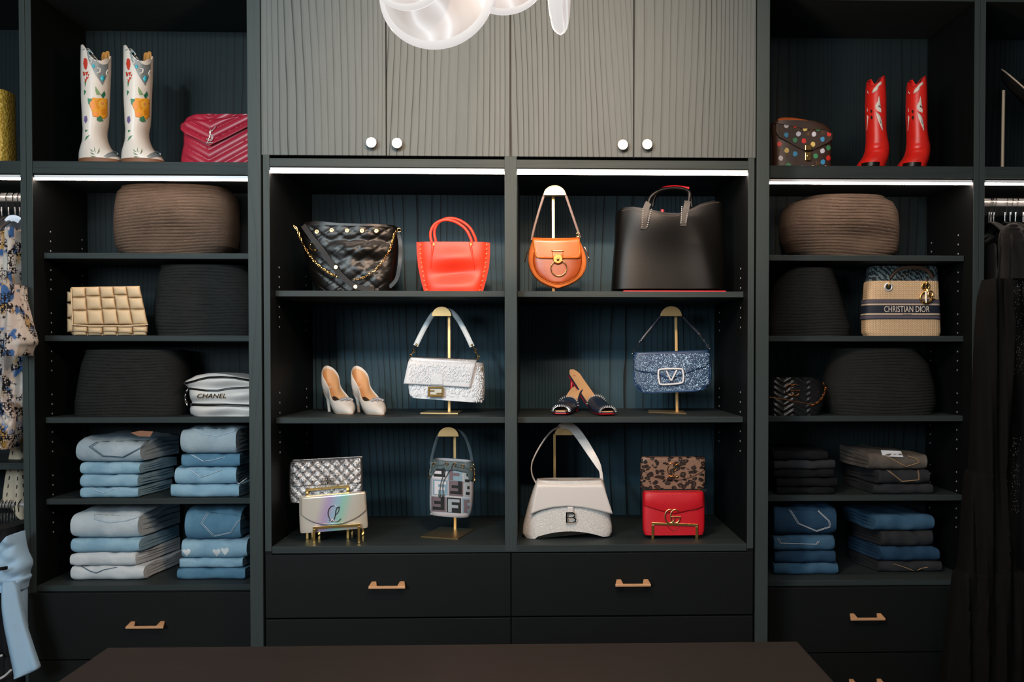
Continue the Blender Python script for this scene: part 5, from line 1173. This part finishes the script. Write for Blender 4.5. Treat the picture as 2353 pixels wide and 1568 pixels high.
for x, y in ((1833, 290), (1858, 299), (1856, 301), (1808, 349), (1893, 322), (1790, 337), (1816, 324), (1880, 366), (1826, 366), (1843, 333), (1795, 290), (1865, 287), (1893, 296), (1852, 362)):
    Sx = S2 if y < bot_(x)-4 else S
    if (x+y) % 3: # small initials
        line(g, Sx, [(x-4, y-4), (x-3, y+4), (x+1, y+4)], .0006, .001, 1, 4); line(g, Sx, [(x-1, y-3), (x+2, y+4), (x+5, y-4)], .0006, .001, 1, 4)
    else:
        for a in range(4): line(g, Sx, [(x, y), (x+4*math.cos(a*PI/2+.8), y+4*math.sin(a*PI/2+.8))], .0009, .001, 1, 4)
mk('printed_motifs', g, plain('motif_tan', '8a6a40', .5), t, kind='stuff')
g = G(); p = at(1857, 332, Y-.014); g.box(p.x-.011, p.x+.011, p.y-.004, p.y, p.z-.009, p.z+.009); mk('clasp_plate', g, M_GOLD2, t, sm=False, bev=.0015)
g = G(); p = at(1856, 352, Y-.010); g.box(p.x-.010, p.x+.010, p.y-.006, p.y, p.z-.014, p.z+.013); g.cyl(p+Vector((0, -.006, .001)), p+Vector((0, -.009, .001)), .0045, 14); mk('lock', g, M_GOLD2, t, sm=False, bev=.0012)
g = G(); g.tube([at(x, y, Y+.03) for x, y in [(1788, 270), (1800, 266.5), (1830, 268), (1870, 276), (1893, 282)]], .0028, 8, rb=.006); mk('handle', g, leather('orange_leather', 'b8581c', .4), t)
g = G(); 
for i in range(4): x = 1770+i*3.2; g.tube([at(x, 278+i, Y+.02+.01*i), at(x, 330, Y+.02+.01*i), at(x, 381, Y+.02+.01*i)], .002, 6)
mk('gusset_folds', g, leather('gusset', '1a1310', .45), t, kind='stuff')
# --- red boots
RB = plain('red_boot_leather', 'd3231c', .36, 0, .5, .3, 160, .25, 30); Y0 = .205
rows = [(186, 1993, 2031, .9), (200, 1991.5, 2033), (230, 1990, 2034), (260, 1990, 2034), (290, 1991.5, 2034), (310, 1992, 2036), (326, 1991, 2040), (338, 1990, 2041, 1.05), (348, 1987, 2040, 1.1), (356, 1983, 2038, 1.2, -.0), (364, 1977, 2036, 1.3, -.0), (372, 1971, 2033, 1.3, -.0), (381, 1969, 2030, 1.3, -.0)]
tf = lambda x, s: float(np.interp(x, [1992, 1996, 2001, 2010, 2021, 2028, 2032], [182, 179, 193, 190, 174, 171, 180])) if s < 0 else float(np.interp(x, [1992, 2000, 2012, 2024, 2032], [180, 186, 196, 184, 176]))
t = thing('western_boot', 'short red western boot with white inlays, beside the spotted bag', 'boot', at(2008, 382, Y0+.05), 'red boots'); g = G()
loft(g, rows, Y0, .085, 2.3, 26, 44, top=tf, hollow=.3, disp=lambda px, py, u, v: .0018*math.sin(py/1.7)*math.exp(-((py-338)/9)**2)); mk('shaft_and_foot', g, RB, t); S = surf(g)
IW = plain('inlay_white', 'd8d0c8', .5)
for P in ([(2027, 180), (2025, 187), (2019, 192), (2017, 199), (2011, 204), (2003, 208), (2006, 199), (2013, 191), (2019, 184)], [(2020, 213), (2022, 222), (2024, 240), (2020, 240), (2025, 252), (2017, 249), (2012, 243), (2011, 236), (2017, 226)], [(2012, 250), (2019, 255), (2024, 262), (2027, 275), (2029, 292), (2028, 294), (2022, 280), (2016, 266)],
          [(1992, 200), (1994, 204), (1996, 209), (1992, 206)], [(1992, 240), (1994, 248), (1992, 252)], [(1992, 257), (1995, 262), (1993, 280), (1991.5, 296)]): g = G(); decal(g, S, P, .0018, 5); mk('white_inlay', g, IW, t, sol=.0006)
for P in ([(2020, 234), (2022, 239), (2018, 239)], [(2021, 265), (2025, 278), (2023, 276)], el(2002, 249, 2, 4), el(2002.5, 263, 2.2, 4.5)): g = G(); decal(g, S, P, .003, 5); mk('dark_inlay', g, plain('inlay_black', '141216', .5), t)
g = G(); line(g, S, [(1994, 181), (1996, 179), (2001, 192), (2010, 189), (2021, 174), (2028, 171.5), (2031, 178)], .0013, .001, 3); mk('top_piping', g, leather('red_dark2', '9c141c', .5), t)
g = G(); loft(g, [(373, 1972, 2022, 1.34, -.003), (382, 1970, 2020, 1.34, -.003)], Y0, .085, 2.3, 20, 2); mk('sole', g, plain('black_sole', '0c0b0c', .3), t)
dup(t, (at(2008+94, 300, Y0+.04).x-at(2008, 300, Y0+.04).x, 0, 0), 'short red western boot with white inlays, nearer the outer side panel')
# --- cane handbag
Y = .265; t_ = NT('cane_weave'); v = t_.coords(); br = t_.new('ShaderNodeTexBrick'); br.inputs['Scale'].default_value = 60; br.inputs['Mortar Size'].default_value = .06; br.inputs['Brick Width'].default_value = .55; br.inputs['Row Height'].default_value = .2
mp = t_.new('ShaderNodeMapping'); mp.inputs['Rotation'].default_value = (math.radians(90), 0, 0); t_.link(v, mp.inputs['Vector']); t_.link(mp.outputs[0], br.inputs['Vector'])
br.inputs['Color1'].default_value = lin('f0dab8'); br.inputs['Color2'].default_value = lin('e4cba6'); br.inputs['Mortar'].default_value = lin('b3926c'); t_.base(br.outputs['Color'], .6, 0, .3); M_CANE = t_.m
t = thing('cane_handbag', 'woven cane structured handbag with navy lettered band and gold charms', 'handbag', at(2078, 769, Y+.05))
rows = [(642, 1999, 2160), (646, 1997, 2161), (670, 1995, 2162), (700, 1993, 2163), (735, 1991, 2165), (760, 1991, 2166), (768.5, 1996, 2163)]
wv = lambda px, py, u, v: .0016*abs(math.sin(PI*px/5.2))*(.5+.5*abs(math.sin(PI*(py/3.1+(int(px/5.2) % 2)*.5))))+.002*(1-u**4)
g = loft(G(), rows, Y, .085, 5, 150, 84, wv); mk('bag_body', g, M_CANE, t); S = surf(loft(G(), rows, Y-.002, .085, 5, 20, 20, lambda px, py, u, v: .002*(1-u**4)))
def bnd(y0, y1, c, off, nm='band'):
    e = (off-.001)*700; li = lambda y, k: float(np.interp(y, [r[0] for r in rows], [r[k] for r in rows]))
    g = loft(G(), [(y, li(y, 1)-e, li(y, 2)+e) for y in (y0, (y0+y1)/2, y1)], Y-.002-off*.8, .089+off*1.6, 5, 24, 3, sm=0); return mk(nm, g, c, t)
wb = plain('band_pale', 'c4b09a', .8); nb = plain('band_navy', '101a2c', .7); sb_ = plain('band_speckled', '5a5560', .8, 0, .2, 0, 300, .7, 400)
bnd(684, 730, wb, .0027); bnd(684.5, 694, nb, .0032); bnd(686, 692.5, sb_, .0036, 'woven_stripe'); bnd(698, 716.5, nb, .0032); bnd(720.5, 730.5, nb, .0032); bnd(722, 728.5, sb_, .0036, 'woven_stripe')
text('CHRISTIAN DIOR', 2032, 2136, 700, 713.8, S, .0078, plain('lettering_pale', 'd9cfc4', .7), t)
text('PARIS', 2075.5, 2095, 717.4, 719.8, S, .0068, nb, t)
for x, y, c in ((2041.5, 656, M_STUD), (2127, 654.5, M_GOLD2)):
    p = S(x, y, .001); g = G(); g.torus(p, .0125, .0034, (0, 1, 0), 24, 8); mk('eyelet', g, c, t); mk('eyelet_hole', G().cyl(p+Vector((0, -.0008, 0)), p+Vector((0, .001, 0)), .010, 18), plain('hole', '0a0a0a'), t)
    g = G(); g.tube([S(x, y+2, .004), S(x+2, y-8, .008), at(x+5, y-18, Y+.02), at(x+4, y-22, Y+.03)], .0022, 8, closed=False); mk('handle_ring', g, M_GOLD2, t)
g = G(); g.tube([at(x, y, Y+.03) for x, y in [(2046, 636), (2053, 626), (2068, 615), (2090, 611), (2115, 612), (2132, 619), (2140, 630), (2143, 637)]], .0065, 10); mk('handle', g, leather('handle_dark', '2c211c', .35), t)
g = G(); q = flat(Y-.012)
g.torus(at(2128, 681, Y-.012), .019, .0035, (0, 1, 0), 28, 8, 1.05); line(g, q, [(2128, 665), (2128, 692)], .0022, .002, 1); line(g, q, [(2120, 690), (2134, 690), (2141, 682)], .0022, .002, 2); g.torus(at(2138, 672, Y-.016), .0105, .0022, (.2, 1, 0), 20, 6, .75)
line(g, q, [(2132, 662), (2133, 670), (2140, 682), (2149, 684)], .002, .004, 3); g.tube([at(2127, 656, Y-.008), at(2130, 663, Y-.014), at(2130, 668, Y-.012)], .0018, 6)
mk('charms', g, M_GOLD2, t, kind='stuff')
# pouch behind it
Y = .37; t_ = NT('oblique_jacquard'); v = t_.coords(); nn = t_.noise(v, 65, 2); wv2 = t_.new('ShaderNodeTexWave', bands_direction='DIAGONAL'); wv2.inputs['Scale'].default_value = 30; wv2.inputs['Distortion'].default_value = 7; wv2.inputs['Detail Scale'].default_value = 3; t_.link(v, wv2.inputs['Vector'])
t_.base(t_.ramp(t_.math('MULTIPLY', wv2.outputs['Fac'], t_.math('ADD', nn, .5)), [(.46, '0c1822'), (.56, '65787e')]), .8); M_OB = t_.m
g = loft(G(), [(606, 2003, 2156), (612, 2000, 2158), (640, 1998, 2160), (700, 1996, 2162), (768, 1996, 2162)], Y, .07, 5, 20, 20); one('patterned_bag', g, M_OB, 'navy and grey patterned bag standing behind the cane handbag', 'handbag')
# --- black chevron bag
Y = .28; CK = leather('black_quilted', '15171a', .3, .15, 260, .1, .6)
t = thing('chain_bag', 'black chevron quilted bag with gold interlocking letters and chain', 'handbag', at(1830, 955, Y+.04))
rows = [(867, 1772, 1870), (872, 1768, 1885), (885, 1766, 1892), (905, 1766, 1896), (930, 1766, 1895), (945, 1767, 1888), (954, 1770, 1884)]
g = loft(G(), rows, Y, .085, 4, 80, 50, lambda px, py, u, v: .006*abs(math.sin(PI*((py-.62*abs((px-1778) if px < 1800 else (px-1822) if px < 1850 else (px-1860)))/13)))**.5); mk('bag_body', g, CK, t)
g = G(); gg(g, flat(Y-.009), 1822, 896, 34, 26, .0018, 0); mk('monogram', g, metal('rose_gold', 'd69a6a', .2), t)
g = G(); chain(g, [at(x, y, Y-.008) for x, y in [(1890, 880), (1897, 888), (1894, 904), (1886, 918), (1874, 928), (1862, 932)]], .011, .0016); mk('chain', g, metal('rose_gold', 'd69a6a', .2), t)
g = G(); line(g, flat(Y-.008), [(1768, 912), (1800, 917), (1830, 923), (1862, 928)], .0014, 0); mk('zip', g, metal('rose_gold', 'd69a6a', .2), t)

# ================================================================== HANGING CLOTHES
M_HG = plain('black_velvet_hanger', '100f10', .5, 0, .6)
def hanger(px, y0, y1, zr, sx, label, cat='hanger', cap='white', w_=.15, grp=None):
    Yr = .37; x = at(px, (y0+y1)/2, Yr).x; zt = at(px, y0, Yr).z; zb = at(px, y1, Yr).z
    t = thing('coat_hanger', label, cat, (x, Yr, zr), grp); g = G()
    R = .019; g.tube([Vector((x+.002*i, Yr-R*math.cos(a), zr+R*math.sin(a))) for i, a in enumerate([math.radians(q) for q in (-20, 20, 60, 90, 120, 160, 185)])][::-1]+[Vector((x, Yr-.001, zb+.0))], .0016, 6); mk('hook', g, M_CHR, t)
    g = G(); g.cyl((x, Yr, zb+.004), (x, Yr, zt), .0028, 8); mk('hook_stem', g, M_CHR, t)
    g = G(); g.tube([Vector((x, Yr-w_, zb-.075)), Vector((x, Yr-w_*.8, zb-.05)), Vector((x, Yr-w_*.4, zb-.018)), Vector((x, Yr, zb)), Vector((x, Yr+w_*.4, zb-.018)), Vector((x, Yr+w_*.8, zb-.05)), Vector((x, Yr+w_, zb-.075))], .0045, 8, rb=.007); mk('shoulders', g, M_HG, t)
    g = G(); g.tube([Vector((x, Yr-w_*.9, zb-.066)), Vector((x, Yr, zb-.07)), Vector((x, Yr+w_*.9, zb-.066))], .0028, 6, k=1); mk('lower_bar', g, M_HG, t); return t
zl = at(20, 454, .37).z; zrr = at(2310, 466, .37).z; zl2 = at(20, 1160, .37).z
for i, (px, lab) in enumerate(((4, 'black hanger closest to the left edge on the upper left rail'), (20, 'black hanger second from the left edge on the upper left rail'), (35, 'black hanger carrying the printed dress'), (46, 'black hanger carrying the pale blue shirt beside the side panel'))): hanger(px, 476, 500, zl, 1, lab, grp='hangers on the upper left rail')
HL = ['leftmost black hanger on the right rail', 'black hanger second on the right rail from the side panel', 'black hanger third on the right rail from the side panel', 'black hanger in the middle of the right rail, before the grey top', 'black hanger behind the grey top on the right rail', 'black hanger just past the grey top on the right rail', 'black hanger at the right edge of the photo']
for px, lab in zip((2272, 2277, 2283.5, 2309, 2321, 2333, 2351), HL): hanger(px, 488, 513, zrr, -1, lab, grp='hangers on the right rail')
g0 = None
for px, lab in zip((3, 10, 17, 25, 31, 39, 48), ('nearest the left edge', 'second from the left edge', 'third from the left edge', 'in the middle of the row', 'third from the side panel', 'second from the side panel', 'right beside the side panel')): hanger(px, 1179, 1203, zl2, 1, 'dark hanger on the lower left rail, '+lab, grp='hooks on the lower left rail', w_=.12)
t_ = NT('floral_print'); v = t_.coords(); vo = t_.new('ShaderNodeTexVoronoi'); vo.inputs['Scale'].default_value = 130; vo.inputs['Randomness'].default_value = .6; t_.link(v, vo.inputs['Vector'])
n1 = t_.noise(v, 26, 3); n2 = t_.noise(t_.coords((1.3, 1, .6)), 17, 3); n3 = t_.noise(t_.coords((.9, 1, .8)), 26, 1)
c = t_.mix(t_.ramp(n2, [(.52, (0,)*3), (.6, (1,)*3)]), 'c4b8b0', 'b08c4a'); c = t_.mix(t_.ramp(n3, [(.58, (0,)*3), (.62, (1,)*3)]), c, '3f68a0')
c = t_.mix(t_.ramp(t_.noise(v, 12, 2), [(.5, (0,)*3), (.6, (1,)*3)]), c, 'd2cdc6')
k = t_.math('MULTIPLY', t_.ramp(vo.outputs['Distance'], [(.42, (0,)*3), (.5, (1,)*3)]), t_.ramp(n1, [(.5, (0,)*3), (.56, (1,)*3)])); t_.base(t_.mix(k, c, '1c1a20'), .75, 0, .2); M_PRT = t_.m
t = thing('printed_dress', 'multicoloured floral print dress on the upper left rail', 'dress', at(10, 800, .3))
folds = lambda px, py, u, v: .012*math.sin(px/6.5+py/160)+.006*math.sin(px/2.7+py/60)+.003*math.sin(py/9)
g = loft(G(), [(524, 8, 36), (532, -4, 43), (548, -20, 45), (580, -30, 45.5), (620, -40, 42), (645, -45, 38), (680, -50, 42), (720, -55, 44), (800, -60, 46), (900, -60, 50), (950, -60, 49), (990, -58, 40), (1020, -55, 28), (1031, -52, 20)], .205, .14, 3, 40, 50, folds); mk('dress_body', g, M_PRT, t)
g = loft(G(), [(655, 28, 42), (690, 22, 46), (720, 18, 57), (750, 16, 66), (778, 15, 76), (790, 17, 76), (797, 20, 68), (812, 25, 62), (818, 40, 58)], .04, .14, 2.6, 20, 26, lambda px, py, u, v: .006*math.sin(px/4+py/50)); mk('sleeve', g, M_PRT, t)
g = loft(G(), [(925, -5, 25), (960, -10, 35), (1000, -10, 30), (1026, 5, 22), (1032, 10, 20)], .15, .05, 2.6, 30, 26, lambda px, py, u, v: .008*math.sin(px/2.1)*math.sin(py/3.3)); mk('ruffle', g, M_PRT, t)
LB = plain('pale_blue_cloth', 'a9bdd2', .8, 0, .2, .3, 60, .06); LB2 = plain('light_blue_cotton', '9fc0da', .75, 0, .2, .25, 40, .04)
t = thing('hanging_shirt', 'pale blue shirt on the upper left rail behind the printed dress', 'shirt', at(40, 700, .4))
g = loft(G(), [(500, 18, 44), (512, 12, 47), (530, 10, 47), (600, 8, 49), (700, 6, 51), (800, 5, 51)], .36, .18, 3, 16, 16, folds); mk('shirt_body', g, LB, t)
g = G(); g.tube([at(x, y, .30) for x, y in [(12, 528), (17, 510), (26, 502), (38, 503), (46, 508)]], .004, 6, rb=.012); mk('collar', g, LB, t)
t = thing('cream_skirt', 'cream skirt with dark dashed lines hanging below the printed dress', 'skirt', at(35, 1050, .3)); CR = plain('cream_cloth', 'cfc2ab', .8, 0, .2, .3, 80, .05)
g = loft(G(), [(900, 36, 53), (940, 33, 54), (1000, 26, 54.5), (1060, 15, 55), (1120, 5, 56), (1150, 2, 56), (1160, 12, 56), (1172, 24, 56.5), (1184, 36, 56.5), (1194, 48, 56.5)], .36, .1, 4, 26, 34, lambda px, py, u, v: .006*math.sin(px/5.5)*min(1, v*2)); mk('skirt_body', g, CR, t); S = surf(g)
g = G(); DK = plain('dash_black', '1d1a18', .8)
for (xa, ya, xb, yb) in ((48, 990, 56, 1190), (30, 1035, 14, 1150), (42, 1075, 33, 1190), (50, 1000, 50, 1010)):
    n = int(abs(yb-ya)/19)
    for i in range(n): q = (i+.1)/n; q2 = q+.45/n; x1, y1 = xa+(xb-xa)*q, ya+(yb-ya)*q; x2, y2 = xa+(xb-xa)*q2, ya+(yb-ya)*q2; decal(g, S, [(x1-1.2, y1), (x1+1.2, y1), (x2+1, y2), (x2-1, y2)], .001, 8)
mk('dashes', g, DK, t, kind='stuff')
t = thing('tied_shirt', 'light blue cotton shirt with knotted sleeves hanging low at left', 'shirt', at(40, 1400, .05))
g = loft(G(), [(1226, 34, 41), (1234, 24, 46), (1244, 12, 50), (1256, -2, 54), (1272, -25, 60), (1290, -30, 70), (1300, -32, 71), (1312, -32, 66), (1322, -30, 64), (1327, -30, 69), (1338, -28, 62), (1352, -24, 60)], .03, .11, 2.4, 34, 40, lambda px, py, u, v: .010*abs(math.sin((px*.7+py)/12))+.003*math.sin((px*.5-py)/5)); mk('knot', g, LB2, t)
g = loft(G(), [(1335, 12, 34), (1352, 9, 42), (1400, 8, 50), (1440, 12, 60), (1470, 18, 70), (1500, 24, 80), (1520, 28, 87), (1536, 31, 93), (1546, 34, 74), (1555, 37, 48)], .01, .05, 2.6, 26, 34, lambda px, py, u, v: .006*math.sin((px-py*.22)/8)); mk('sleeve', g, LB2, t)
g = loft(G(), [(1335, 34, 58), (1360, 36, 60), (1400, 40, 59), (1430, 48, 58), (1445, 54, 58)], .07, .05, 2.6, 14, 12, lambda px, py, u, v: .003*math.sin(px/4)); mk('sleeve', g, LB2, t)
g = G(); g.tube([at(-20, 1309, -.02), at(0, 1308, -.02), at(17, 1305, .0)], .002, 6, rb=.006, upv=(0, 1, 0)); mk('black_band', g, BK, t)
NVY = plain('midnight_cloth', '0a0d16', .8); t = thing('beaded_top', 'midnight dark top with a curved line of white beads at bottom left', 'top', at(10, 1500, .3))
g = loft(G(), [(1215, -20, 20), (1240, -40, 30), (1300, -60, 40), (1568, -60, 50), (1640, -60, 55)], .16, .3, 3, 20, 16, folds); 
for p in g.v: p.x = min(p.x, -1.597)
mk('top_body', g, NVY, t)
g = G(); 
for P in ([(-20, 1568), (0, 1560), (12, 1553), (25, 1541)], [(-16, 1500), (-6, 1509), (4, 1507)]):
    for p in smooth([at(x, y, .13) for x, y in P], 5): g.sphere(p, .0042, nu=7, nv=5)
mk('beads', g, plain('bead_white', 'd5d0cc', .4), t, kind='stuff')
# ---- black dresses right
BD = plain('black_chiffon', '0b0b0a', .85, 0, .15, .4, 60, .2); BD2 = plain('black_satin', '0a0a0b', .65, 0, .3)
fr_ = lambda px, py, u, v: .012*math.sin(px/7+py/300)+.005*math.sin(px/3.1-py/120)
t = thing('long_dress', 'long tiered black dress hanging beside the side panel on the right rail', 'dress', at(2290, 1000, .1))
g = loft(G(), [(640, 2282, 2330), (680, 2270, 2335), (760, 2262, 2345), (900, 2257, 2332), (1090, 2248, 2318)], .03, .12, 3, 34, 30, fr_); mk('bodice', g, BD, t)
g = loft(G(), [(1088, 2245, 2318), (1100, 2240, 2318), (1200, 2232, 2326), (1320, 2222, 2350)], .02, .13, 3, 34, 20, fr_); mk('middle_tier', g, BD, t)
g = loft(G(), [(1318, 2219, 2362), (1332, 2210, 2366), (1450, 2196, 2370), (1560, 2182, 2378), (1640, 2172, 2384)], .01, .13, 3, 36, 20, fr_); mk('lower_tier', g, BD, t)
for x0, x1 in ((2300, 2291), (2324, 2318)): g = G(); g.tube([at(x0, 538, .12), at(x0-2, 590, .08), at(x1, 650, .07)], .0018, 6, rb=.004); mk('strap', g, BD2, t)
t = thing('sequin_dress', 'black dress with sparkling sequins at the right edge', 'dress', at(2350, 900, .3))
g = loft(G(), [(530, 2325, 2400), (560, 2310, 2430), (620, 2305, 2440), (800, 2310, 2460), (1000, 2315, 2470), (1600, 2300, 2480)], .21, .3, 3, 30, 30, fr_); mk('dress_body', g, BD2, t); S = surf(g); g = G(); rnd = random.Random(8)
for i in range(190):
    py = rnd.uniform(1005, 1180) if i < 90 else rnd.uniform(545, 860); px = rnd.gauss(2333, 6) if i < 90 else rnd.uniform(2330, 2352); p = S(px, py, .004); g.add([p+Vector((.0014, 0, 0)), p+Vector((0, -.0006, .0016)), p+Vector((-.0014, 0, 0)), p+Vector((0, .0006, -.0016))], [(0, 1, 2, 3)])
mk('sequins', g, M_STUD, t, sm=False, kind='stuff')
t = thing('knit_top', 'dark grey knit top on a hanger in the middle of the right rail', 'top', at(2335, 560, .3))
g = loft(G(), [(514, 2322, 2338), (520, 2312, 2346), (532, 2304, 2352), (548, 2300, 2360), (565, 2300, 2370), (640, 2304, 2376)], .16, .04, 3, 20, 14, lambda px, py, u, v: .002*math.sin(py/1.3)); mk('top_body', g, plain('knit_grey', '14110f', .9), t)
t = thing('black_top', 'black sleeveless top with beaded strap next to the side panel', 'top', at(2275, 600, .3))
g = loft(G(), [(560, 2271, 2281), (575, 2270, 2293), (640, 2270, 2303), (760, 2270, 2307)], .20, .2, 3, 16, 14, fr_); mk('top_body', g, BD2, t)
g = G(); g.tube([at(2264, 556, .19), at(2275, 548, .18), at(2284, 543, .18)], .002, 6, rb=.006); mk('strap', g, BD2, t)
# ---- hat on stand
HB = plain('black_felt', '0c0c0c', .85, 0, .2); t = thing('wide_brim_hat', 'black felt hat with patterned cream edged brim tilted on a stand', 'hat', at(2370, 200, .36))
c = at(2361, 236, .36); d1 = Vector((-.76, -.05, .65)).normalized(); n_ = Vector((.55, -.42, .70)); n_ = (n_-d1*n_.dot(d1)).normalized(); d2 = n_.cross(d1); g = G()
prof = [(.07, .0), (.10, -.004), (.125, .0), (.14, .012), (.146, .022), (.143, .022), (.136, .012), (.12, -.004), (.10, -.009), (.07, -.006)]
g.rings([[c+d1*r*math.cos(2*PI*k/48)+d2*r*.85*math.sin(2*PI*k/48)+n_*h for r, h in prof] for k in range(48)], closed=True, loop=True); mk('brim', g, HB, t)
g = G(); g.rings([[c+d1*r*math.cos(2*PI*k/32)+d2*r*.85*math.sin(2*PI*k/32)+n_*h for k in range(32)] for r, h in ((.076, -.003), (.072, .04), (.066, .085), (.05, .10), (.02, .092))]); mk('crown', g, HB, t)
g = G(); g.tube([c+d1*.1465*math.cos(a)+d2*.1465*.85*math.sin(a)+n_*.021 for a in [2*PI*k/40 for k in range(40)]], .0028, 6, True, k=1); mk('brim_edge', g, plain('edge_cream', 'b8a896', .6), t)
g = G(); g.rings([[c+d1*r*math.cos(2*PI*k/40)+d2*r*.85*math.sin(2*PI*k/40)+n_*h for r, h in ((.120, .003), (.138, .014), (.138, .016), (.120, .005))] for k in range(40)], closed=True, loop=True)
t_ = NT('brim_pattern'); t_.base(t_.ramp(t_.noise(t_.coords(), 60, 2), [(.5, '1a1614'), (.62, '8a6a4c')]), .7); mk('brim_lining', g, t_.m, t)
p = at(2352, 222, .30); g = G(); g.add([p, p+Vector((-.012, -.004, -.002)), p+Vector((-.004, -.006, -.014)), p+Vector((.012, -.002, -.01))], [(0, 1, 2, 3)]); mk('feather', g, plain('feather_tan', 'c4a57c', .7), t, sm=False, sol=.001)
zs_ = 1.998; a = at(2304, 300, .36); st = thing('hat_stand', 'slim cream hat stand rod under the black hat', 'hat stand', (a.x, .36, zs_))
mk('rod', G().cyl((a.x, .36, zs_+.004), (a.x+.002, .36, at(2304, 208, .36).z), .0055, 14), plain('cream_metal', 'cbb395', .4), st)
mk('base', G().cyl((a.x, .36, zs_+.0005), (a.x, .36, zs_+.004), .05, 28), plain('cream_metal', 'cbb395', .4), st)
# ================================================================== REST THINGS ON THEIR SHELVES
def minz(o):
    zs = [v.co.z for v in o.data.vertices] if o.type == 'MESH' else []
    z = min(zs) if zs else 1e9
    for c_ in o.children: z = min(z, minz(c_)+c_.location.z)
    return z
levels = SZ+CZ+[SF, CFZ, 1.998]
skip = ('saddle_bag', 'feathered_bag', 'crystal_bag', 'drawstring_bag', 'quilted_clutch', 'envelope_clutch', 'red_clutch', 'leopard_clutch', 'wide_brim_hat', 'printed_dress', 'folded_jeans', 'heeled_mule.001')
for o in list(bpy.data.objects):
    if o.parent or not o.get('category') or o['category'] not in ('handbag', 'basket', 'boot', 'shoe', 'clutch', 'bag stand', 'display easel'): continue
    if o.name in skip or o.name.split('.')[0] in skip and o.name != 'heeled_mule': continue
    x = o.location.x if o.type == 'EMPTY' else -2; z = minz(o)+o.location.z
    cand = (SZ+[SF, 1.998]) if abs(x) > .8 else CZ+[CFZ]
    L = min(cand, key=lambda q: abs(q-z))
    if abs(L-z) < .03: o.location.z += L+.0006-z
